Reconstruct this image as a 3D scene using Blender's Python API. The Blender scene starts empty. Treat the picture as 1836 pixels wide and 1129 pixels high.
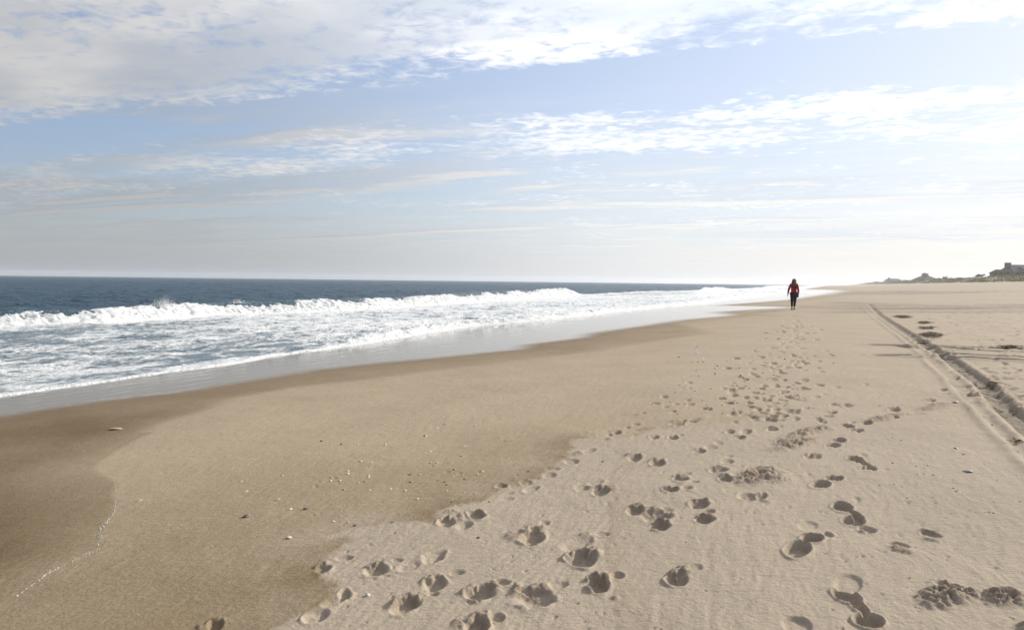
import bpy, bmesh, math, random
import numpy as np
from mathutils import Matrix, Vector
random.seed(7)
rng = np.random.default_rng(7)
sc = bpy.context.scene
COL = sc.collection
rad = math.radians

# ------------------------------------------------------------------ camera
H = 1.35                      # eye height above the flat upper beach (z = 0)
PW, PH, F = 1836.0, 1129.0, 1224.0
PITCH, ROLL = rad(2.84), rad(0.68)
cam = bpy.data.cameras.new('camera'); camo = bpy.data.objects.new('camera', cam); COL.objects.link(camo)
cam.sensor_fit = 'HORIZONTAL'; cam.sensor_width = 36.0; cam.lens = 36.0 * F / PW
cam.clip_start = 0.05; cam.clip_end = 20000
CM = Matrix.Translation((0, 0, H)) @ Matrix.Rotation(rad(90) - PITCH, 4, 'X') @ Matrix.Rotation(ROLL, 4, 'Z')
camo.matrix_world = CM
sc.camera = camo

# ------------------------------------------------------------------ light
SUN_AZ, SUN_EL = rad(60), rad(25)          # azimuth to the right of the view, elevation
SKY_STRENGTH = 0.12
SUN_STRENGTH = 5.0
EXPOSURE = 0.10
sund = Vector((math.sin(SUN_AZ) * math.cos(SUN_EL), math.cos(SUN_AZ) * math.cos(SUN_EL), math.sin(SUN_EL)))
sl = bpy.data.lights.new('sun', 'SUN'); sl.energy = SUN_STRENGTH; sl.angle = rad(1.6); sl.color = (1.0, 0.955, 0.85)
so = bpy.data.objects.new('sun', sl); COL.objects.link(so)
so.rotation_euler = (-sund).to_track_quat('-Z', 'Y').to_euler()
so.location = sund * 60

vs = sc.view_settings
vs.view_transform = 'Standard'; vs.look = 'None'; vs.gamma = 1.0; vs.use_curve_mapping = False
vs.exposure = EXPOSURE
sc.cycles.max_bounces = 6; sc.cycles.volume_bounces = 1; sc.cycles.diffuse_bounces = 3
sc.cycles.glossy_bounces = 3; sc.cycles.transmission_bounces = 3
sc.cycles.caustics_reflective = False; sc.cycles.caustics_refractive = False

# ---- node helpers
class NT:
    def __init__(s, tree): s.t = tree; s.n = tree.nodes; s.l = tree.links
    def put(s, sock, v):
        if isinstance(v, bpy.types.NodeSocket): s.l.new(v, sock)
        elif v is not None: sock.default_value = v
    def add(s, typ, ins=None, **kw):
        n = s.n.new(typ)
        for k, v in kw.items(): setattr(n, k, v)
        for k, v in (ins or {}).items(): s.put(n.inputs[k], v)
        return n
    def m(s, op, a, b=None, c=None, clamp=False):
        n = s.add('ShaderNodeMath', operation=op); n.use_clamp = clamp
        for i, v in enumerate((a, b, c)):
            if v is not None: s.put(n.inputs[i], v)
        return n.outputs[0]
    def v(s, op, a, b=None, scale=None):
        n = s.add('ShaderNodeVectorMath', operation=op); s.put(n.inputs[0], a)
        if b is not None: s.put(n.inputs[1], b)
        if scale is not None: s.put(n.inputs['Scale'], scale)
        return n.outputs['Value'] if op in ('DOT_PRODUCT', 'LENGTH') else n.outputs[0]
    def ss(s, x, lo, hi, a=0.0, b=1.0):
        n = s.add('ShaderNodeMapRange', {0: x, 1: lo, 2: hi, 3: a, 4: b}, interpolation_type='SMOOTHSTEP'); return n.outputs[0]
    def lin(s, x, lo, hi, a=0.0, b=1.0):
        n = s.add('ShaderNodeMapRange', {0: x, 1: lo, 2: hi, 3: a, 4: b}); return n.outputs[0]
    def mix(s, f, a, b, blend='MIX'):
        n = s.add('ShaderNodeMix', data_type='RGBA', blend_type=blend)
        s.put(n.inputs[0], f); s.put(n.inputs[6], a); s.put(n.inputs[7], b); return n.outputs[2]
    def noise(s, vec, scale, detail=4, rough=0.55, dist=0.0, lac=2.0):
        n = s.add('ShaderNodeTexNoise', {'Vector': vec, 'Scale': scale, 'Detail': detail, 'Roughness': rough, 'Distortion': dist, 'Lacunarity': lac}); return n.outputs[0]
    def xyz(s, x, y, z):
        n = s.add('ShaderNodeCombineXYZ', {0: x, 1: y, 2: z}); return n.outputs[0]
    def ramp(s, x, pts, interp='EASE'):
        n = s.add('ShaderNodeValToRGB', {0: x}); r = n.color_ramp; r.interpolation = interp
        while len(r.elements) < len(pts): r.elements.new(0.5)
        for e, (p, c) in zip(r.elements, pts):
            e.position = p; e.color = (c, c, c, 1) if not isinstance(c, tuple) else c
        return n.outputs[0]
    def attr(s, name): return s.add('ShaderNodeAttribute', attribute_name=name).outputs['Fac']

# ---- world: Nishita sky with a broken sheet of altocumulus in long bands
w = bpy.data.worlds.new('World'); sc.world = w; w.use_nodes = True
T = NT(w.node_tree); T.n.clear()
geo = T.add('ShaderNodeNewGeometry')
dirv = T.v('SCALE', geo.outputs['Incoming'], scale=-1.0)
sp = T.add('ShaderNodeSeparateXYZ', {0: dirv})
zc = T.m('MAXIMUM', sp.outputs[2], 0.004)
dcl = T.xyz(sp.outputs[0], sp.outputs[1], zc)
sky = T.add('ShaderNodeTexSky', {'Vector': dcl}, sky_type='NISHITA', sun_disc=False, sun_elevation=SUN_EL, sun_rotation=SUN_AZ,
            altitude=0, air_density=1.15, dust_density=0.8, ozone_density=3.0)
inv = T.m('DIVIDE', 1.0, T.m('ADD', zc, 0.04))
px_ = T.m('MULTIPLY', sp.outputs[0], inv); py_ = T.m('MULTIPLY', sp.outputs[1], inv)
ca, sa = 0.94, 0.34
A = T.m('SUBTRACT', T.m('MULTIPLY', px_, ca), T.m('MULTIPLY', py_, sa))
B = T.m('ADD', T.m('MULTIPLY', px_, sa), T.m('MULTIPLY', py_, ca))
P1 = T.xyz(T.m('MULTIPLY', A, 0.42), B, 3.0)
P2 = T.xyz(T.m('MULTIPLY', A, 0.6), B, 11.0)
big = T.noise(P1, 0.75, 3, 0.5)
mid = T.noise(P2, 2.1, 6, 0.58, 0.3)
fine = T.noise(T.xyz(T.m('MULTIPLY', A, 0.8), B, 5.0), 12.0, 5, 0.62, 0.4)
Bw = T.m('ADD', B, T.m('MULTIPLY', T.m('SUBTRACT', big, 0.5), 1.0))
cov = T.ramp(T.m('DIVIDE', Bw, 12.0, clamp=True),
    [(0.0, .68), (2.2/12, .86), (2.62/12, .60), (2.85/12, .16), (3.15/12, .22), (3.5/12, .58), (4.2/12, .62), (4.7/12, .34), (5.4/12, .40), (6.6/12, .38), (8.0/12, .42), (1.0, .40)])
dens = T.m('ADD', cov, T.m('ADD', T.m('MULTIPLY', T.m('SUBTRACT', mid, 0.5), 1.0), T.m('MULTIPLY', T.m('SUBTRACT', fine, 0.5), 1.05)))
alpha = T.ss(dens, 0.43, 0.90)
alpha = T.m('MULTIPLY', alpha, T.ss(zc, 0.015, 0.16, 0.25, 0.97))
thick = T.ss(T.m('ADD', T.m('MULTIPLY', cov, 0.8), T.m('MULTIPLY', T.m('SUBTRACT', T.noise(P2, 1.3, 4, 0.55), 0.5), 1.6)), 0.42, 0.85)
cosS = T.v('DOT_PRODUCT', T.v('NORMALIZE', dcl), tuple(sund))
ph = T.m('POWER', T.m('MAXIMUM', T.m('MULTIPLY_ADD', cosS, 0.5, 0.5), 0.0), 3.6)       # forward scattering through thin cloud
glow = T.ss(ph, 0.02, 0.5)
lum = T.m('ADD', T.m('MULTIPLY_ADD', ph, 3.6, 3.75), T.m('MULTIPLY', glow, 3.4))
lumt = T.m('MULTIPLY', lum, T.m('MULTIPLY_ADD', thick, -0.24, 1.15))
ccol = T.mix(thick, (1.0, 0.985, 0.975, 1), (0.83, 0.895, 1.0, 1))
cl = T.v('SCALE', ccol, scale=lumt)
# thin veil of haze low over the horizon
veil = T.m('POWER', T.m('SUBTRACT', 1.0, T.m('MINIMUM', zc, 1.0)), 6.5)
vcol = T.v('SCALE', T.mix(T.m('MULTIPLY', ph, 1.3, clamp=True), (0.90, 0.975, 1.10, 1), (1.01, 0.99, 0.965, 1)), scale=T.m('MULTIPLY_ADD', glow, 3.5, 2.95))
cirrus = T.mix(T.m('MULTIPLY', ph, 0.75), T.v('MULTIPLY', sky.outputs[0], (1.08, 1.06, 1.18)), (6.7, 7.1, 7.7, 1))      # thin high haze, brighter towards the sun
skyc = T.mix(T.m('MULTIPLY', veil, 0.90), cirrus, vcol)
# low stratus streaks, lit along their upper edges
Ls = lambda db: T.noise(T.xyz(T.m('MULTIPLY', A, 0.22), T.m('MULTIPLY', T.m('ADD', B, db), 0.8), 21.0), 1.25, 6, 0.58, 0.2)
l0 = Ls(0.0); l1 = Ls(0.22)
lowA = T.m('MULTIPLY', T.ss(l0, 0.46, 0.62), T.m('MULTIPLY', T.ss(zc, 0.02, 0.06), T.ss(zc, 0.17, 0.30, 1.0, 0.0)))
litE = T.ss(T.m('SUBTRACT', l0, l1), 0.0, 0.10)
lcol = T.v('SCALE', T.mix(litE, (0.88, 0.945, 1.04, 1), (1.18, 1.13, 1.06, 1)), scale=T.m('MULTIPLY_ADD', glow, 3.6, 3.05))
skyc = T.mix(T.m('MULTIPLY', lowA, 0.7), skyc, lcol)
final = T.mix(alpha, skyc, cl)
bg = T.add('ShaderNodeBackground', {'Color': final, 'Strength': SKY_STRENGTH})
wo = T.add('ShaderNodeOutputWorld', {'Surface': bg.outputs[0]})

# ------------------------------------------------------------------ helpers
def tag(o, label=None, cat=None, group=None, kind=None):
    if label: o['label'] = label
    if cat: o['category'] = cat
    if group: o['group'] = group
    if kind: o['kind'] = kind
    return o
def link(name, me, mat=None, parent=None):
    o = bpy.data.objects.new(name, me); COL.objects.link(o)
    if mat is not None and me is not None and not me.materials: me.materials.append(mat)
    if parent is not None: o.parent = parent
    return o
def empty(name, loc, rz=0):
    o = bpy.data.objects.new(name, None); COL.objects.link(o); o.location = loc; o.rotation_euler = (0, 0, rz); o.empty_display_size = 0.2
    return o
def mesh_np(name, verts, quads, smooth=True):
    verts = np.asarray(verts, np.float32); quads = np.asarray(quads, np.int32)
    me = bpy.data.meshes.new(name); k = quads.shape[1]
    me.vertices.add(len(verts)); me.vertices.foreach_set('co', verts.ravel())
    me.loops.add(quads.size); me.loops.foreach_set('vertex_index', quads.ravel())
    me.polygons.add(len(quads)); me.polygons.foreach_set('loop_start', np.arange(0, quads.size, k, dtype=np.int32))
    me.polygons.foreach_set('loop_total', np.full(len(quads), k, np.int32))
    me.polygons.foreach_set('use_smooth', np.full(len(quads), smooth, bool))
    me.update(calc_edges=True); me.validate()
    return me
def fattr(me, name, arr):
    a = me.attributes.new(name, 'FLOAT', 'POINT'); a.data.foreach_set('value', np.asarray(arr, np.float32).ravel())
def grid_quads(nr, nc):
    i = np.arange(nr * nc).reshape(nr, nc)
    return np.stack([i[:-1, :-1], i[:-1, 1:], i[1:, 1:], i[1:, :-1]], -1).reshape(-1, 4)
_tab = rng.random((8, 256, 256)).astype(np.float32) * 2 - 1
def vn(x, y, seed=0):
    xi = np.floor(x); yi = np.floor(y); fx = (x - xi).astype(np.float32); fy = (y - yi).astype(np.float32)
    xi = xi.astype(np.int64); yi = yi.astype(np.int64)
    fx = fx * fx * (3 - 2 * fx); fy = fy * fy * (3 - 2 * fy); t = _tab[seed % 8]
    x0 = xi & 255; x1 = (xi + 1) & 255; y0 = yi & 255; y1 = (yi + 1) & 255
    a = t[y0, x0]; b = t[y0, x1]; c = t[y1, x0]; d = t[y1, x1]
    return (a + (b - a) * fx) * (1 - fy) + (c + (d - c) * fx) * fy
def fbm(x, y, octv=4, seed=0, gain=0.5, billow=False):
    r = 0; amp = 1.0; tot = 0
    for k in range(octv):
        n = vn(x * 2.03 ** k + 17.3 * k, y * 2.03 ** k + 5.1 * k, seed + k)
        r = r + amp * ((1 - 2 * np.abs(n)) if billow else n); tot += amp; amp *= gain
    return r / tot
def sstep(x, a, b):
    t = np.clip((x - a) / (b - a), 0, 1); return t * t * (3 - 2 * t)

# ------------------------------------------------------------------ shore frame: u runs along the shore, s towards the sea
SH = rad(25.0)
UX, UY = math.sin(SH), math.cos(SH)
NX, NY = -math.cos(SH), math.sin(SH)
ZSEA = -0.56
def us(x, y): return x * UX + y * UY, x * NX + y * NY
def xy(u, s): return u * UX + s * NX, u * UY + s * NY
def base_z(x, y):
    u, s = us(x, y)
    face = -0.055 * 1.2 * np.log1p(np.exp((s - 1.2) / 1.2))
    up = 0.072 * 6.0 * np.log1p(np.exp((-s - 13.0) / 6.0))
    up = up - 0.052 * 5 * np.log1p(np.exp((-s - 54) / 5.0))
    dn = 2.3 * np.exp(-((s + 62) / 7.0) ** 2)
    return face + up + dn
def ground(px, py, z=None):
    d = CM.to_3x3() @ Vector(((px - PW / 2) / F, -(py - PH / 2) / F, -1.0))
    zz = 0.0 if z is None else z
    for _ in range(30):
        t = (zz - H) / d.z if d.z < -1e-5 else 400.0
        x, y = d.x * t, d.y * t
        if z is not None: break
        zz = 0.5 * zz + 0.5 * float(base_z(np.float64(x), np.float64(y)))
    return x, y, zz
def at_depth(px, py, depth):
    d = CM.to_3x3() @ Vector(((px - PW / 2) / F, -(py - PH / 2) / F, -1.0)); t = depth / d.y
    return Vector((d.x * t, depth, H + d.z * t))
ZM = {4: (0, 730, .354), 5: (500, 730, .354), 6: (1000, 680, .2657), 7: (1386, 680, .2657), 8: (1136, 900, .3813),
      1: (0, 470, .3813), 2: (600, 470, .3813), 3: (1236, 470, .3268), 9: (1500, 560, .2658), 0: (0, 0, 1)}
def pxl(z, X, Y): a, b, k = ZM[z]; return a + X * k, b + Y * k
def poly(z, pts): return [ground(*pxl(z, *p))[:2] for p in pts]
def line_dist(x, y, pts):
    best = np.full(x.shape, 1e9); side = np.zeros(x.shape); par = np.zeros(x.shape); acc = 0.0
    for (ax, ay), (bx, by) in zip(pts[:-1], pts[1:]):
        dx, dy = bx - ax, by - ay; L2 = dx * dx + dy * dy + 1e-12
        t = np.clip(((x - ax) * dx + (y - ay) * dy) / L2, 0, 1)
        d = np.hypot(x - ax - t * dx, y - ay - t * dy); k = d < best
        best = np.where(k, d, best); side = np.where(k, np.sign(dx * (y - ay) - dy * (x - ax)), side)
        par = np.where(k, acc + t * math.sqrt(L2), par); acc += math.sqrt(L2)
    return best, side, par
def inside(x, y, pts):
    c = np.zeros(x.shape, bool); n = len(pts)
    for i in range(n):
        (ax, ay), (bx, by) = pts[i], pts[(i + 1) % n]
        if ay == by: continue
        k = ((ay > y) != (by > y)) & (x < (bx - ax) * (y - ay) / (by - ay) + ax); c ^= k
    return c
def signed(x, y, pts):           # negative inside the closed outline
    d, _, _ = line_dist(x, y, list(pts) + [pts[0]]); return np.where(inside(x, y, pts), -d, d)

# water edges, measured on the beach
FRONT = [ground(px, py) for px, py in [(0,711),(152,691),(229,678),(343,662),(450,647),(496,638),(572,628),(669,614),(733,603),(848,585),(943,577),(1019,570),(1096,560),(1172,552),(1248,545),(1301,538),(1367,530)]]
fu = np.array([us(p[0], p[1])[0] for p in FRONT]); fs = np.array([us(p[0], p[1])[1] for p in FRONT])
o_ = np.argsort(fu); fu, fs = fu[o_], fs[o_]
def s_front(u):
    b = np.interp(u, fu, fs)
    return b + 0.22 * fbm(u * 0.55, u * 0 + 3.1, 3, 2) + 0.12 * fbm(u * 2.4, u * 0 + 1.1, 3, 4)
FILM = poly(0, [(-420,800),(0,750),(76,737),(191,720),(343,702),(419,689),(496,677),(572,664),(700,650),(829,638),(943,626),(958,618),(1058,605),(1073,597),(1172,583),(1236,573),(1331,565),(1296,559),(1380,554),(1448,551),(1400,549),(1300,547),(1380,541),(1432,537),(1500,527),(1530,521)])
FILM_POLY = FILM + [xy(500, 30), xy(500, 400), xy(-60, 400), xy(-60, 12)]
DARKEDGE = poly(4, [(-300,1150),(0,1010),(100,950),(210,870),(300,815),(420,760),(530,705),(540,650),(560,580),(590,530),(570,430),(600,380),(480,310),(500,285),(590,220),(680,170),(850,90),(1120,0)]) + poly(1, [(1150,640),(1400,590),(1836,540)]) + poly(2, [(600,500),(1100,440),(1836,330)])
DARK_POLY = DARKEDGE + [xy(90, 30), xy(-40, 30), xy(-40, 5)]
ALGAE = poly(5, [(-900,1900),(-250,1350),(0,1110),(90,1060),(200,1000),(290,900),(200,830),(250,740),(370,660),(270,650),(390,610),(640,585),(790,590),(820,520),(960,490),(1100,450),(1200,400),(1340,330),(1430,270),(1500,185),(1480,155),(1650,150)]) + \
        poly(6, [(400,395),(500,380),(700,340),(900,315),(1050,300),(1200,288),(1500,250)]) + poly(0, [(1440,720),(1465,660),(1480,600),(1500,560)])
ALGAE_POLY = ALGAE + [xy(60, -300), xy(-200, -300), xy(-200, -1)]
STAIN2 = poly(5, [(1490,160),(1680,200),(1760,270),(1680,325),(1665,400),(1672,600),(1640,720),(1690,900),(1700,1080),(1720,1300)])

# ------------------------------------------------------------------ footprints, scuffs and tyre tracks
# (view, X, Y, W, H, rotation, depth cm, kind): d = pressed hollow with a rim, m = heap of crumbs, s = shallow smooth dish
LB = []
def L(z, X, Y, W, Hh, r, d, k='d'): LB.append((z, X, Y, W, Hh, r, d, k))
for a in [(1285,655,60,50,-10,6),(1345,585,32,16,0,2),(850,575,45,28,0,4),(1005,547,48,24,0,5),(940,595,50,22,-10,3),(490,820,65,38,-15,4.5),(600,775,35,14,0,1.5),
          (665,800,65,30,-15,2),(785,755,70,32,-20,3.5),(790,890,55,38,-15,4),(900,837,45,18,-5,2.5),(785,943,28,12,0,2.5),(640,1000,75,42,-20,6),(1015,940,75,42,-10,6),
          (1130,885,50,22,0,3),(1300,960,100,58,-5,5),(1420,895,60,28,-10,2.5),(1625,900,60,48,0,7),(1715,850,35,20,0,3),(1540,765,75,45,-5,6.5),(1510,690,80,35,-15,2.5),
          (1640,640,45,15,0,1.5),(1630,425,52,26,-5,5),(1535,405,40,18,0,2.5),(1600,380,45,14,-10,1.5),(1480,270,42,17,0,3),(1570,215,40,12,-10,2.5),(1125,395,30,14,0,3),
          (1250,378,38,16,0,2),(1280,412,45,16,-15,3),(1160,460,40,10,0,1),(1370,340,38,14,0,2.5),(1385,308,35,10,0,2),(330,760,50,14,-5,2),(225,815,45,28,-15,4),
          (285,978,85,26,-20,3.2),(330,945,35,25,-30,3.5),(190,1055,75,32,-25,3),(1000,1110,70,50,0,6),(1105,1065,45,26,0,3)]: L(5, *a)
for a in [(1330,615,45,22,-20,3),(1190,650,65,34,0,1.6),(865,530,60,16,0,1.8),(920,560,26,40,0,2),(1600,862,55,13,0,2.5),(1700,965,40,22,-15,2),(700,962,60,22,-15,2.5),
          (1090,902,38,30,0,2.8),(1205,930,36,55,0,2.6),(1570,728,70,16,0,3),(1550,645,60,18,-10,1.8),(1690,410,30,18,0,2),(1520,228,40,18,-10,2.5),(1320,355,35,8,0,1.3),
          (1190,430,35,10,0,1),(1050,1060,30,40,0,3),(915,1095,50,45,0,2),(560,850,45,12,0,1),(1190,365,30,9,0,1.2)]: L(5, *a, 'm')
L(4, 1090, 1100, 42, 28, -15, 4); L(4, 1020, 1110, 35, 25, 0, 1.5, 'm')
for a in [(520,525,50,30,0,5),(675,560,50,30,0,5),(690,535,30,8,0,1.5),(650,387,38,14,0,3),(780,390,38,15,0,3),(830,372,25,9,0,1.5),(805,297,48,20,0,4),(575,225,20,6,0,2),
          (1165,352,32,15,0,3),(1235,388,40,13,0,4),(1265,350,40,25,0,2.5),(955,482,45,20,0,4),(1035,455,52,20,0,2.5),(1085,425,35,14,0,1.5),(1085,608,68,24,0,4),(1145,550,50,18,0,3),
          (1160,515,30,10,0,1.5),(1135,668,50,24,0,4.5),(1220,640,55,18,0,2),(825,665,55,24,5,4),(765,742,58,20,0,4),(870,727,38,16,0,3),(925,687,35,10,0,2),(870,630,40,12,0,1.5),
          (525,880,58,33,-5,5),(665,920,98,50,0,5),(690,990,65,33,0,6),(740,880,50,18,20,1.5),(955,845,68,30,0,5),(990,945,68,33,0,6),(1015,890,45,18,0,3),(1280,785,75,28,10,3.5),
          (1375,785,40,25,0,4),(1425,275,40,14,0,3),(1450,335,38,13,0,3),(1500,320,20,6,0,1.5),(1590,228,42,14,0,3.5),(1460,165,38,7,0,2),(1470,185,38,7,0,2),(1615,140,32,8,0,2),
          (1655,127,22,6,0,1.5),(1270,245,38,9,0,2),(1305,233,22,6,0,1.5),(885,25,25,10,0,2),(850,75,30,6,0,1.5),(890,67,18,6,0,1.5),(715,118,28,14,0,2),(800,170,25,6,0,2),
          (730,185,25,6,0,2),(400,355,38,14,0,3),(350,370,20,8,0,2),(470,320,22,8,0,2),(530,298,30,8,0,2)]: L(6, *a)
for a in [(520,503,36,10,0,1.4),(648,543,30,13,0,2),(870,288,22,18,0,2),(960,273,40,12,0,2),(545,238,30,10,0,2),(1380,655,215,78,-3,7.5),(830,703,40,9,0,1.4),(545,848,42,13,0,2.2),
          (990,823,52,13,0,2.5),(1400,820,50,14,15,1.8),(345,397,42,14,0,2.5),(600,330,90,14,-8,1.0)]: L(6, *a, 'm')
for a in [(265,520,65,18,0,4),(140,228,45,12,0,3),(395,232,40,11,0,3),(365,255,45,10,0,2.5),(420,172,45,8,10,2),(455,188,38,8,0,2.5),(500,320,52,13,12,4),(565,352,48,11,0,3.5),
          (630,300,42,12,0,3.5),(820,210,42,13,0,4),(1065,148,42,11,0,3.5),(1150,77,32,8,0,3),(1160,105,35,8,0,1.5),(445,415,50,14,0,4.5),(405,447,55,14,0,3.5),(320,710,70,30,0,4.5),
          (415,668,62,17,0,4.5),(555,542,60,20,15,4.5),(620,572,52,11,25,3.5),(645,602,58,14,5,3.5),(610,510,30,12,20,1),(465,865,75,33,12,4.5),(560,920,62,18,28,4),(540,960,82,32,8,4),
          (565,815,25,20,30,1)]: L(7, *a, 'p' if a[0] in (500,565,445,405,320,415,555,620,645,465,560,540) else 'd')
for a in [(230,362,230,40,-12,5.5),(140,432,185,54,-12,6),(1100,195,175,32,-12,5),(780,265,215,28,-10,5),(600,1028,45,16,10,1.8)]: L(7, *a, 'm')
for a in [(1000,440,75,30,20,4),(1060,492,62,20,35,4),(1105,560,78,36,10,4.5),(770,225,65,40,-5,4.5),(840,172,55,22,0,5),(915,150,28,12,25,3),(205,362,55,36,0,6.5),(290,305,35,15,0,1.5),
          (1250,205,62,14,10,3.5),(1400,153,64,14,12,3.8),(1105,130,46,15,8,3.5),(1500,398,85,16,15,4)]: L(8, *a, 'p' if a[0] in (1000,1060,1105,770,840) and a[1] > 160 else 'd')
for a in [(1480,445,175,62,5,7.5),(1760,445,150,66,0,7.5),(225,316,48,17,0,3),(1262,230,72,13,10,2.4),(1402,180,66,10,12,2.2),(1080,140,30,12,10,1.6),(1600,450,40,25,0,3),(1880,590,120,40,0,6)]: L(8, *a, 'm')
for a in [(1010,380,72,52,5,1.3),(768,572,78,42,10,1.6),(820,110,50,25,0,.9)]: L(8, *a, 's')
R_ = random.Random(3)
for i in range(200):             # older, smaller prints leading away to the walker
    t = R_.random() ** 0.8; py = 560 + 200 * t
    cx = 1435 - 0.32 * (py - 560) + R_.gauss(0, 14 + 72 * t)
    sc_ = 0.35 + 0.65 * t
    L(0, cx, py, R_.uniform(5, 11) * sc_ * 1.1, R_.uniform(1.6, 3.2) * sc_ * 1.15, R_.uniform(-8, 8), R_.uniform(1.6, 3.4))
for i in range(26):              # single trail straight behind the walker
    py = 562 + 60 * (i / 26) ** 1.2; cx = 1423 + (i % 2) * 5 - (i % 3) * 1.5 + 0.06 * (py - 560)
    L(0, cx, py, 3.2, 1.0, 0, 2.2)
for i in range(330):             # trampled upper beach to the right of the tracks
    t = R_.random() ** 0.7; py = 548 + 190 * t; edge = 1560 + (py - 548) * 1.02
    cx = R_.uniform(edge + 12, 1990)
    sc_ = 0.25 + 0.75 * t
    L(0, cx, py, R_.uniform(4, 14) * sc_ * 1.2, R_.uniform(1.4, 3.4) * sc_, R_.uniform(-6, 6), R_.uniform(1.5, 4))
for i in range(240):             # small pits in the dry sand
    cx, cy = R_.uniform(560, 1880), R_.uniform(830, 1160)
    L(0, cx, cy, R_.uniform(2.2, 6), R_.uniform(1.5, 3.2), R_.uniform(-20, 20), R_.uniform(.3, .9))

RIDGE = poly(9, [(150,-60),(220,15),(400,150),(560,290),(700,440),(840,600),(1000,770),(1264,1060),(1500,1330)])
RUT = poly(9, [(215,-60),(290,15),(500,150),(620,230),(780,330),(1000,490),(1110,620),(1264,760),(1560,1000)])
CROSS = [poly(9, p) for p in ([(250,218),(420,224),(520,240),(620,228),(900,236),(1264,246),(1700,256)], [(640,232),(900,254),(1264,268),(1700,282)],
                              [(300,290),(420,292),(560,298),(700,278),(900,290),(1264,306),(1700,322)], [(720,300),(900,312),(1264,329),(1700,346)])]

def dune_relief(u, s): return sstep(-s, 51, 60) * 1.1 * fbm(u * 0.045, s * 0.08, 4, 2)
# ------------------------------------------------------------------ the beach: one sheet from underfoot to beyond the dunes
def radii():
    r = [0.25]
    while r[-1] < 2.1: r.append(r[-1] + 0.05)
    while r[-1] < 1900:
        q = r[-1]; dr = max(0.0065, 0.62 * q * q / 920.0); dr = min(dr, (0.0075 if q < 7 or q > 26 else 0.0045) * q if q < 70 else 0.0125 * q); r.append(q + dr)
    return np.array(r)
fineang = np.arange(-46, 47.01, 0.105)
ang = np.concatenate([np.arange(-180, -46, 3.0), fineang, np.arange(49, 180.1, 3.0)])
rr = radii()
nr, nc = len(rr), len(ang)
AA = np.radians(ang)[None, :]; RR = rr[:, None]
X = (RR * np.sin(AA)).ravel(); Y = (RR * np.cos(AA)).ravel()
U, S = us(X, Y)
Z = base_z(X, Y)
keep = (S < 24)                                    # the rest lies under deep water
idx = np.full(len(X), -1); idx[keep] = np.arange(keep.sum())
Q = grid_quads(nr, nc); Q = idx[Q]; Q = Q[(Q >= 0).all(1)]
X, Y, Z, U, S = X[keep], Y[keep], Z[keep], U[keep], S[keep]
DIST = np.hypot(X, Y)
near = DIST < 80
# zone fields
film = np.zeros(len(X)); wet = np.zeros(len(X)); dark = np.zeros(len(X)); stain = np.zeros(len(X)); rough = np.zeros(len(X)); loose = np.zeros(len(X))
wob = 0.10 * fbm(X * 1.3, Y * 1.3, 3, 1) + 0.03 * fbm(X * 9, Y * 9, 2, 3)
n_ = DIST < 400
dF = signed(X[n_], Y[n_], FILM_POLY)
film[n_] = sstep(-dF + wob[n_] * 0.6, -0.06 - 0.012 * DIST[n_], 0.16 + 0.03 * DIST[n_]); film[S > 10] = 1
wet[n_] = np.exp(-np.maximum(dF, 0) / 1.0)
dD = signed(X[n_], Y[n_], DARK_POLY); dark[n_] = (0.48 * sstep(-dD + wob[n_] * .3, -0.03, 0.05 + 0.03 * DIST[n_] * (DIST[n_] > 8)) + 0.52 * sstep(-dD + wob[n_] * .8, -0.1, 0.8)) * (0.9 + 0.35 * fbm(X[n_] * .8, Y[n_] * .8, 3, 1))
wet = np.maximum(wet, film)
dAl = signed(X[n_], Y[n_], ALGAE_POLY)
damp = np.ones(len(X)); brk = 0.10 * fbm(X[n_] * 6, Y[n_] * 6, 3, 4) + 0.05 * fbm(X[n_] * 22, Y[n_] * 22, 2, 6)
damp[n_] = 0.25 * sstep(dAl + brk * .6, -0.02, 0.04) + 0.75 * sstep(dAl + brk, -0.05, 0.5); damp = damp * (1 - sstep(DIST, 5.0, 10)) + sstep(DIST, 5.0, 10) * (0.25 + 0.6 * sstep(S, -1, 6))
band = np.zeros(len(X)); band[n_] = 0.95 * np.exp(-np.maximum(dAl, 0) / 0.38) * sstep(dAl + brk * .6, -0.04, 0.05)
fadeAl = np.zeros(len(X)); fadeAl[n_] = 1 - sstep(DIST[n_], 5.5, 8.5)
dark = np.maximum(dark, 0.44 * damp * (1 - sstep(DIST, 3.0, 7.0)) * (0.85 + 0.5 * fbm(X * 1.1, Y * 1.1, 3, 2)))      # damp sand toned darker towards the camera
dark *= 1 - 0.6 * sstep(DIST, 6.5, 14)
stain = band * fadeAl * np.clip(0.65 + 1.1 * fbm(X * 2.2, Y * 2.2, 4, 5), 0, 1.4)
d2, sd2, _ = line_dist(X[near], Y[near], STAIN2)
stain[near] += 0.42 * np.exp(-d2 / 0.10) * (sd2 > 0) * (0.6 + 0.5 * fbm(X[near] * 3, Y[near] * 3, 3, 2))
arc = S - 0.35 * fbm(U * 0.35, U * 0 + 4, 3, 3) - 0.5 * fbm(X * .25, Y * .25, 2, 6)
for q0, aw in ((2.6, .16), (3.5, .12), (4.6, .14), (5.6, .10), (6.4, .12)):
    d_ = arc - q0 - 0.25 * fbm(U * .8 + q0, U * 0, 2, 1)
    stain += aw * (d_ < 0) * np.exp(d_ / 0.16) * (DIST < 30) * np.clip(0.5 + fbm(U * .4, S * 0 + q0, 2, 5), 0, 1) * damp
stain *= 1 - film
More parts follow.
